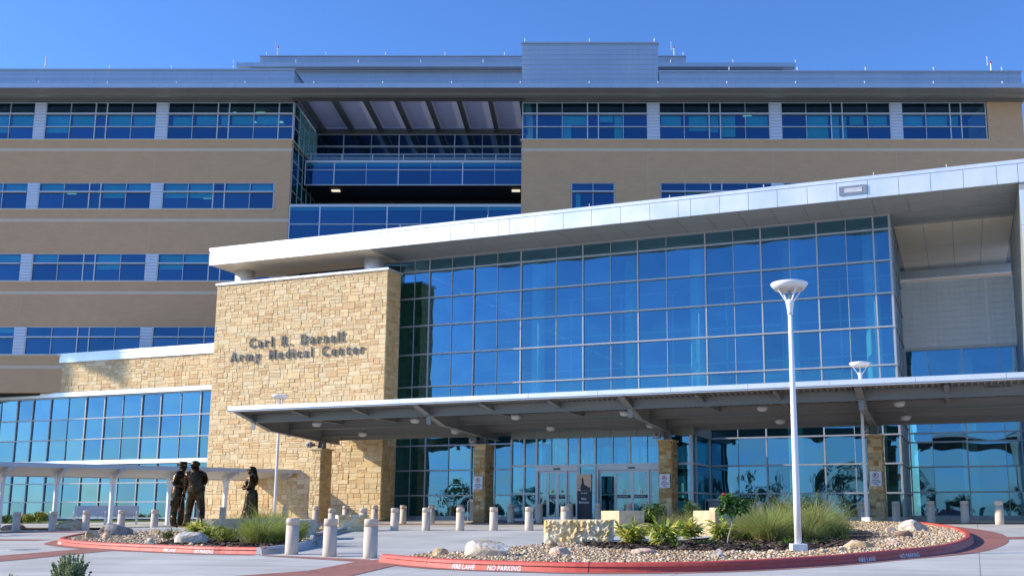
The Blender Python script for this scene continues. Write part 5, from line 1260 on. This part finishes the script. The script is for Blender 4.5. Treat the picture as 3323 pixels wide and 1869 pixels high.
# crooked little tree with big leaves and a red flower
t = thing('sapling', 'crooked slender sapling with large glossy leaves and a red flower', 'tree', (3.35, 23.69, gz(3.35, 23.69) + .1))
m = MB(); m.tube([(0, 0, -.05), (.04, 0, .2), (.11, .02, .38), (.14, .0, .58), (.15, .02, .72)], .017, 7, r1=.011); m.build('trunk', M['bark'], t, True)
m = MB()
br = [((.15, .02, .7), (-.08, -.05, 1.0)), ((.15, .02, .7), (.16, .05, 1.08)), ((.15, .02, .7), (.45, .02, .98)), ((.15, .02, .62), (-.12, .06, .82)), ((.15, .02, .66), (.40, -.08, .80)), ((.15, .02, .7), (.02, .1, 1.12))]
for a, b in br: m.tube([a, tuple((p + q) / 2 + .02 for p, q in zip(a, b)), b], .008, 5)
m.tube([(.16, .05, 1.05), (.13, .04, 1.25), (.14, .05, 1.38)], .005, 5); m.build('branch', M['bark'], t)
m = MB(); rg = random.Random(77)
for a, b in br:
    for k in range(30):
        f = rg.uniform(.35, 1.05); p = [q + (r - q) * f for q, r in zip(a, b)]; c = jit(rg.choice([(.07, .18, .03), (.10, .25, .04), (.14, .31, .05), (.08, .20, .05)]), rg, .25)
        blade(m, p, rg.uniform(0, 6.28), rg.uniform(-.4, .6), rg.uniform(.16, .26), rg.uniform(.036, .056), rg.uniform(.5, 1.6), rg, (c, jit(c, rg, .15)), 4)
m.build('crown', M['leaf'], t)
m = MB(); leafball(m, (-.05, -.05, 1.12), (.045, .045, .04), 26, .06, [(.55, .06, .03), (.6, .12, .04)], rg); m.build('flower', M['leaf'], t)
# grey green sage bushes at the bottom left
def sage(x, y, w_, h, label, seed, n):
    rg = random.Random(seed); m = MB(); s = MB(); z = gz(x, y)
    for k in range(n):
        q = rg.uniform(0, 6.28); r = rg.random() ** .6 * w_ * .42; hh = h * rg.uniform(.6, 1.0) * (1 - .35 * (r / (w_ * .5)) ** 2); b = Vector((r * cos(q) * .3, r * sin(q) * .3, 0)); e = Vector((r * cos(q), r * sin(q), hh)); s.tube([b, (b + e) / 2 + Vector((0, 0, .03)), e], .004, 4)
        L = int(hh / .022)
        for i in range(L):
            f = .35 + .65 * i / L; p = b.lerp(e, f); c = jit(rg.choice([(.34, .44, .20), (.42, .50, .26), (.26, .36, .15), (.52, .58, .32)]), rg, .2)
            leafball(m, p, (.012, .012, .012), 2, .046, [c], rg, .8)
    t = thing('sage_bush', label, 'shrub', (x, y, z), 0, 'sage bushes at the near edge'); m.build('foliage', M['leaf'], t); s.build('stem', M['stalk'], t)
sage(-6.85, 14.0, .62, .66, 'larger grey green sage bush at the bottom edge of the picture', 401, 90); sage(-7.72, 14.1, .4, .37, 'smaller sage bush in the bottom left corner', 402, 36)
sheet([(-9.5, 14.7), (-5.6, 14.6), (-5.4, 13.2), (-9.5, 13.0)], .03, 'mulch_bed', 'mulch', 1.5)
# far line of trees across the street (behind the camera, mirrored in the glass)
rg = random.Random(500); m = MB(); tr = MB()
for k in range(70):
    x = -150 + 4.7 * k + rg.uniform(-3, 3); y = -55 + rg.uniform(-14, 10); h = rg.choice([rg.uniform(3, 5), rg.uniform(5, 10)]); z = gz(x, y)
    tr.tube([(x, y, z - .3), (x + .2, y, z + h * .6)], .22, 6, r1=.1)
    for j in range(6):
        q = rg.uniform(0, 6.28); r = rg.uniform(.5, 2.2); leafball(m, (x + r * cos(q), y + r * sin(q), z + h * rg.uniform(.45, .9)), (1.7, 1.7, 1.2), 70, .7, [(.05, .08, .025), (.07, .10, .03), (.04, .06, .02)], rg)
for x, y, h in ((-33, 38.6, 6.0), (-30.5, 36.6, 4.2), (-27.5, 33.5, 3.4)):
    z = gz(x, y); tr.tube([(x, y, z - .3), (x + .1, y, z + h * .6)], .1, 6, r1=.05)
    for j in range(7): q = rg.uniform(0, 6.28); r = rg.uniform(.2, 1.0); leafball(m, (x + r * cos(q), y + r * sin(q), z + h * rg.uniform(.5, .9)), (.9, .9, .7), 70, .3, [(.08, .13, .03), (.11, .17, .05)], rg)
o = m.build('far_trees', M['leaf']); o['kind'] = 'stuff'; o = tr.build('far_trees', M['bark']); o['kind'] = 'stuff'
# ------------------------------------------------------------------ bronze figures
def skin(joints, edges, name, parent, root, sub=2, mt='bronze'):
    """one continuous body grown round a skeleton; joints: name -> (x, y, z, rx, ry)"""
    ks = list(joints); ix = {k: i for i, k in enumerate(ks)}
    me = bpy.data.meshes.new(name); me.from_pydata([joints[k][:3] for k in ks], [(ix[a], ix[b]) for a, b in edges], [])
    o = bpy.data.objects.new(name, me); COL.objects.link(o)
    o.modifiers.new('skin', 'SKIN'); sv = me.skin_vertices[0].data
    for k in ks: sv[ix[k]].radius = joints[k][3:5]; sv[ix[k]].use_root = (k == root)
    o.modifiers['skin'].use_smooth_shade = True
    s = o.modifiers.new('sub', 'SUBSURF'); s.levels = s.render_levels = sub
    dg = bpy.context.evaluated_depsgraph_get(); dg.update()
    m2 = bpy.data.meshes.new_from_object(o.evaluated_get(dg)); bpy.data.objects.remove(o); bpy.data.meshes.remove(me)
    m2.materials.clear(); m2.materials.append(M[mt]); m2.name = name
    n = bpy.data.objects.new(name, m2); COL.objects.link(n); n.parent = parent
    m2.polygons.foreach_set('use_smooth', [True] * len(m2.polygons)); return n
def loft(m, rings, seg=20, cap=True):
    """rings: (cx, cy, cz, rx, ry)"""
    v = []; fs = []
    for cx, cy, cz, rx, ry in rings:
        for k in range(seg): a = 2 * pi * k / seg; v.append((cx + rx * cos(a), cy + ry * sin(a), cz))
    for i in range(len(rings) - 1):
        for k in range(seg): k2 = (k + 1) % seg; fs.append((i * seg + k, i * seg + k2, (i + 1) * seg + k2, (i + 1) * seg + k))
    if cap: fs.append(tuple(range(seg - 1, -1, -1))); fs.append(tuple((len(rings) - 1) * seg + k for k in range(seg)))
    m.mesh(v, fs)
def head(j, e, x, y, z, fx, fy, top='neck'):
    """head joints with face pushed towards (fx, fy)"""
    j['jaw'] = (x + fx * .025, y + fy * .025, z - .075, .062, .062); j['skull'] = (x, y, z + .02, .092, .082); j['crown'] = (x - fx * .015, y - fy * .015, z + .09, .062, .06)
    j['nose'] = (x + fx * .105, y + fy * .105, z - .01, .016, .02); j['chin'] = (x + fx * .085, y + fy * .085, z - .09, .022, .022)
    j['brow'] = (x + fx * .085, y + fy * .085, z + .04, .03, .026)
    e += [(top, 'jaw'), ('jaw', 'skull'), ('skull', 'crown'), ('skull', 'nose'), ('jaw', 'chin'), ('skull', 'brow')]
    for s, nm in ((1, 'ear_a'), (-1, 'ear_b')):
        j[nm] = (x - fy * .088 * s, y + fx * .088 * s, z - .005, .016, .022); e.append(('skull', nm))
def hand(j, e, tag_, wrist, d, r=.032):
    """palm, four fingers of unequal length and a thumb, slightly curled, along direction d"""
    w_ = Vector(j[wrist][:3]); d = Vector(d).normalized(); s = d.cross(Vector((0, 0, 1)));
    if s.length < .2: s = Vector((0, 1, 0))
    s.normalize(); u = s.cross(d)
    p = w_ + d * .075; j[tag_ + 'palm'] = (*p, .034, .024); e.append((wrist, tag_ + 'palm'))
    for k, (o, L) in enumerate(((-.028, .062), (-.009, .078), (.010, .074), (.028, .056))):
        a = p + s * o + d * .03; b = a + d * L * .55 - u * .012; c = b + d * L * .35 - u * .03
        j['%sf%da' % (tag_, k)] = (*a, .011, .011); j['%sf%db' % (tag_, k)] = (*b, .0095, .0095); j['%sf%dc' % (tag_, k)] = (*c, .008, .008)
        e += [(tag_ + 'palm', '%sf%da' % (tag_, k)), ('%sf%da' % (tag_, k), '%sf%db' % (tag_, k)), ('%sf%db' % (tag_, k), '%sf%dc' % (tag_, k))]
    a = w_ + d * .05 - s * .035 - u * .012; b = a + d * .045 - s * .012 - u * .02
    j[tag_ + 'ta'] = (*a, .012, .012); j[tag_ + 'tb'] = (*b, .010, .010); e += [(tag_ + 'palm', tag_ + 'ta'), (tag_ + 'ta', tag_ + 'tb')]
SCL = 1.40
zs = gz(-15, 38.7) + .2
# soldier, facing right towards the man
A_ = thing('soldier_statue', 'bronze statue of a soldier in cap and uniform shaking hands, left of the pair', 'statue', (-15.22, 38.95, zs)); A_.scale = (SCL * 1.08, SCL * 1.08, SCL)
j = {'pelvis': (.0, 0, .92, .135, .15), 'waist': (.0, 0, 1.05, .12, .145), 'chest': (.02, 0, 1.27, .135, .175), 'throat': (.04, 0, 1.42, .10, .12), 'neck': (.06, 0, 1.50, .058, .058),
     'sh_r': (.0, -.17, 1.40, .075, .075), 'el_r': (-.04, -.23, 1.15, .06, .06), 'wr_r': (.17, -.19, 1.09, .042, .042), 'sh_l': (.06, .17, 1.40, .075, .075), 'el_l': (.02, .24, 1.15, .058, .058), 'wr_l': (.05, .22, .92, .042, .042),
     'hip_r': (-.02, -.09, .84, .108, .108), 'kn_r': (-.04, -.10, .50, .088, .088), 'cuff_r': (-.05, -.10, .16, .082, .082), 'an_r': (-.05, -.10, .08, .055, .055), 'heel_r': (-.06, -.10, .04, .045, .04), 'toe_r': (.10, -.12, .03, .042, .03),
     'hip_l': (.02, .09, .84, .108, .108), 'kn_l': (.06, .10, .50, .088, .088), 'cuff_l': (.06, .10, .16, .082, .082), 'an_l': (.06, .10, .08, .055, .055), 'heel_l': (.05, .10, .04, .045, .04), 'toe_l': (.22, .08, .03, .042, .03)}
e = [('pelvis', 'waist'), ('waist', 'chest'), ('chest', 'throat'), ('throat', 'neck'), ('throat', 'sh_r'), ('sh_r', 'el_r'), ('el_r', 'wr_r'), ('throat', 'sh_l'), ('sh_l', 'el_l'), ('el_l', 'wr_l'),
     ('pelvis', 'hip_r'), ('hip_r', 'kn_r'), ('kn_r', 'cuff_r'), ('cuff_r', 'an_r'), ('an_r', 'heel_r'), ('an_r', 'toe_r'), ('pelvis', 'hip_l'), ('hip_l', 'kn_l'), ('kn_l', 'cuff_l'), ('cuff_l', 'an_l'), ('an_l', 'heel_l'), ('an_l', 'toe_l')]
head(j, e, .085, -.005, 1.62, .80, -.60); hand(j, e, 'r', 'wr_r', (.95, .05, -.05)); hand(j, e, 'l', 'wr_l', (.1, 0, -1))
skin(j, e, 'body', A_, 'pelvis')
m = MB(); loft(m, [(.07, -.0, 1.655, .108, .102), (.07, 0, 1.69, .112, .106), (.065, 0, 1.70, .108, .10), (.06, 0, 1.755, .118, .108), (.06, 0, 1.765, .10, .09)]); m.prism([(.13, -.10), (.215, -.115), (.20, -.03), (.17, .05), (.10, .06)], 1.655, 1.67); m.build('cap', M['bronze'], A_, True)
m = MB(); loft(m, [(0, 0, .80, .178, .205), (0, 0, .90, .172, .20), (0, 0, 1.0, .155, .185), (.005, 0, 1.08, .14, .17)], 24, False); m.build('jacket_skirt', M['bronze'], A_, True)
m = MB(); m.box(.08, .17, -.16, -.04, 1.2, 1.32); m.box(-.11, -.03, -.2, -.17, .58, .72); m.build('pocket', M['bronze'], A_, bevel=.01)
# older man with the cane, seen from behind
B_ = thing('man_statue', 'bronze statue of a man in short sleeves seen from behind, leaning on a cane', 'statue', (-14.36, 38.35, zs)); B_.scale = (SCL * 1.14, SCL * 1.1, SCL)
j = {'pelvis': (.02, 0, .95, .165, .14), 'waist': (.02, 0, 1.08, .185, .145), 'chest': (.0, .0, 1.28, .19, .14), 'throat': (-.02, .01, 1.43, .13, .10), 'neck': (-.03, .02, 1.51, .062, .062),
     'sh_l': (-.20, .0, 1.41, .082, .082), 'slv_l': (-.21, .02, 1.26, .075, .075), 'el_l': (-.215, .03, 1.20, .05, .05), 'wr_l': (-.265, .10, .99, .036, .036),
     'sh_r': (.17, .02, 1.40, .085, .085), 'slv_r': (.20, .08, 1.27, .075, .075), 'el_r': (.14, .20, 1.16, .05, .05), 'wr_r': (-.16, .30, 1.12, .036, .036),
     'hip_l': (-.07, 0, .86, .115, .115), 'kn_l': (-.13, .03, .48, .088, .088), 'cuff_l': (-.155, .0, .14, .082, .082), 'an_l': (-.16, 0, .08, .055, .055), 'heel_l': (-.13, -.03, .04, .045, .04), 'toe_l': (-.30, .05, .03, .042, .03),
     'hip_r': (.11, 0, .86, .115, .115), 'kn_r': (.18, -.02, .50, .088, .088), 'cuff_r': (.215, -.10, .15, .082, .082), 'an_r': (.22, -.11, .09, .055, .055), 'heel_r': (.24, -.14, .05, .045, .04), 'toe_r': (.14, .0, .03, .042, .03)}
e = [('pelvis', 'waist'), ('waist', 'chest'), ('chest', 'throat'), ('throat', 'neck'), ('throat', 'sh_l'), ('sh_l', 'slv_l'), ('slv_l', 'el_l'), ('el_l', 'wr_l'), ('throat', 'sh_r'), ('sh_r', 'slv_r'), ('slv_r', 'el_r'), ('el_r', 'wr_r'),
     ('pelvis', 'hip_l'), ('hip_l', 'kn_l'), ('kn_l', 'cuff_l'), ('cuff_l', 'an_l'), ('an_l', 'heel_l'), ('an_l', 'toe_l'), ('pelvis', 'hip_r'), ('hip_r', 'kn_r'), ('kn_r', 'cuff_r'), ('cuff_r', 'an_r'), ('an_r', 'heel_r'), ('an_r', 'toe_r')]
head(j, e, -.045, .03, 1.62, -.75, .66); hand(j, e, 'l', 'wr_l', (-.5, .3, -.7)); hand(j, e, 'r', 'wr_r', (-1, .05, -.05))
skin(j, e, 'body', B_, 'pelvis')
m = MB(); loft(m, [(-.045, .03, 1.635, .108, .102), (-.045, .03, 1.67, .112, .106), (-.045, .03, 1.725, .098, .092), (-.045, .03, 1.76, .06, .055), (-.045, .03, 1.77, .02, .02)]); m.prism([(-.12, .01), (-.23, .10), (-.18, .17), (-.05, .12)], 1.64, 1.652); m.build('cap', M['bronze'], B_, True)
m = MB(); loft(m, [(.02, 0, .955, .20, .165), (.02, 0, 1.0, .205, .168), (.02, 0, 1.1, .20, .16)], 24, False); m.build('shirt_hem', M['bronze'], B_, True)
cn = thing('walking_cane', 'thin bronze walking cane held by the statue seen from behind', 'cane', (-14.36, 38.35, zs)); cn.scale = (SCL * 1.14, SCL * 1.1, SCL)
m = MB(); m.tube([(-.43, .12, .0), (-.38, .14, .45), (-.335, .15, .90), (-.32, .15, .935), (-.26, .15, .945), (-.24, .15, .93)], .0125, 8); m.build('shaft', M['bronze'], cn, True)
# woman with a child in her arms, facing left
wz = gz(-13.95, 43.2) + .25
W_ = thing('woman_statue', 'bronze statue of a long haired woman looking down at a bundle', 'statue', (-13.95, 43.2, wz)); W_.scale = (1.52, 1.45, 1.40)
j = {'pelvis': (.10, 0, .88, .125, .14), 'waist': (.08, 0, 1.02, .105, .12), 'chest': (.08, 0, 1.22, .115, .15), 'throat': (.10, 0, 1.35, .085, .10), 'neck': (.08, 0, 1.43, .05, .05),
     'sh_a': (.10, -.16, 1.33, .066, .066), 'el_a': (.10, -.22, 1.05, .05, .05), 'wr_a': (-.07, -.12, .98, .034, .034), 'sh_b': (.10, .16, 1.33, .066, .066), 'el_b': (.07, .20, 1.07, .05, .05), 'wr_b': (-.08, .06, 1.08, .034, .034),
     'hip_a': (.08, -.08, .80, .10, .10), 'kn_a': (-.02, -.08, .46, .075, .075), 'an_a': (.0, -.08, .07, .045, .045), 'toe_a': (-.15, -.08, .03, .036, .028), 'hip_b': (.10, .08, .80, .10, .10), 'kn_b': (.12, .08, .45, .075, .075), 'an_b': (.17, .08, .07, .045, .045), 'toe_b': (.02, .08, .03, .036, .028)}
e = [('pelvis', 'waist'), ('waist', 'chest'), ('chest', 'throat'), ('throat', 'neck'), ('throat', 'sh_a'), ('sh_a', 'el_a'), ('el_a', 'wr_a'), ('throat', 'sh_b'), ('sh_b', 'el_b'), ('el_b', 'wr_b'), ('pelvis', 'hip_a'), ('hip_a', 'kn_a'), ('kn_a', 'an_a'), ('an_a', 'toe_a'), ('pelvis', 'hip_b'), ('hip_b', 'kn_b'), ('kn_b', 'an_b'), ('an_b', 'toe_b')]
head(j, e, .05, 0, 1.545, -.93, -.30); hand(j, e, 'a', 'wr_a', (-.4, .8, .1)); hand(j, e, 'b', 'wr_b', (-.5, -.7, -.2))
skin(j, e, 'body', W_, 'pelvis')
m = MB(); loft(m, [(.07, 0, 1.66, .03, .03), (.07, 0, 1.65, .075, .075), (.085, 0, 1.60, .105, .105), (.11, 0, 1.52, .10, .115), (.15, 0, 1.42, .085, .125), (.19, 0, 1.30, .075, .13), (.20, 0, 1.16, .06, .115), (.19, 0, 1.08, .03, .06)], 20); m.build('hair', M['bronze'], W_, True)
m = MB(); v = []; fs = []; seg = 36; RG = [(.10, .96, .135, .155), (.10, .84, .165, .175), (.10, .66, .175, .18), (.09, .45, .19, .19), (.08, .25, .215, .205), (.07, .06, .25, .225)]
for i, (cx, z, rx, ry) in enumerate(RG):
    for k in range(seg):
        a = 2 * pi * k / seg; f = 1 + .10 * (i / 5) * sin(9 * a + i * .4) + .04 * (i / 5) * sin(5 * a); v.append((cx + rx * f * cos(a), ry * f * sin(a), z))
for i in range(len(RG) - 1):
    for k in range(seg): k2 = (k + 1) % seg; fs.append((i * seg + k, i * seg + k2, (i + 1) * seg + k2, (i + 1) * seg + k))
m.mesh(v, fs); m.build('skirt', M['bronze'], W_, True)
m = MB(); loft(m, [(-.03, -.02, .98, .05, .06), (-.03, -.02, 1.04, .10, .13), (-.02, -.01, 1.12, .115, .14), (-.02, .0, 1.20, .09, .10), (-.02, .0, 1.24, .03, .04)], 18); m.build('bundle', M['bronze'], W_, True)
# ------------------------------------------------------------------ camera, sun, sky
cd = bpy.data.cameras.new('camera'); cam = bpy.data.objects.new('camera', cd); COL.objects.link(cam); S.camera = cam
cam.location = (0, 0, .45); cam.rotation_euler = (pi / 2 + math.atan(430 / 2560), 0, 0)
cd.sensor_width = 36; cd.lens = 2560 / 2576 * 36; cd.shift_x = -172 / 2576; cd.shift_y = 130.5 / 2576; cd.clip_start = .1; cd.clip_end = 5000
EL, PH = radians(24.5), radians(-.2)          # sun: from the left, a touch in front of the main facade
sd = Vector((-cos(PH) * cos(EL), sin(PH) * cos(EL), sin(EL)))
sl = bpy.data.lights.new('sun', 'SUN'); sl.energy = 7.0; sl.angle = radians(.53); sl.color = (1, .90, .74)
so = bpy.data.objects.new('sun', sl); COL.objects.link(so); so.rotation_euler = (-sd).to_track_quat('-Z', 'Y').to_euler()
wo = bpy.data.worlds.new('World'); S.world = wo; wo.use_nodes = True; nt = wo.node_tree; nt.nodes.clear()
sk = nt.nodes.new('ShaderNodeTexSky'); sk.sky_type = 'NISHITA'; sk.sun_disc = False; sk.sun_elevation = EL; sk.sun_rotation = radians(-90); sk.air_density = 1.0; sk.dust_density = .4; sk.ozone_density = 2.5; sk.altitude = 200
hs = nt.nodes.new('ShaderNodeHueSaturation'); hs.inputs['Saturation'].default_value = 1.0
bg = nt.nodes.new('ShaderNodeBackground'); bg.inputs[1].default_value = .15; ou = nt.nodes.new('ShaderNodeOutputWorld')
nt.links.new(sk.outputs[0], hs.inputs['Color']); mu = nt.nodes.new('ShaderNodeVectorMath'); mu.operation = 'MULTIPLY'; mu.inputs[1].default_value = (.72, 1.12, 1.75); nt.links.new(hs.outputs[0], mu.inputs[0]); nt.links.new(mu.outputs[0], bg.inputs[0]); nt.links.new(bg.outputs[0], ou.inputs[0])
S.view_settings.view_transform = 'Standard'; S.view_settings.look = 'None'; S.view_settings.exposure = 0
S.render.engine = 'CYCLES'; S.cycles.use_denoising = True; S.cycles.max_bounces = 8; S.cycles.transparent_max_bounces = 12; S.cycles.caustics_reflective = False; S.cycles.caustics_refractive = False
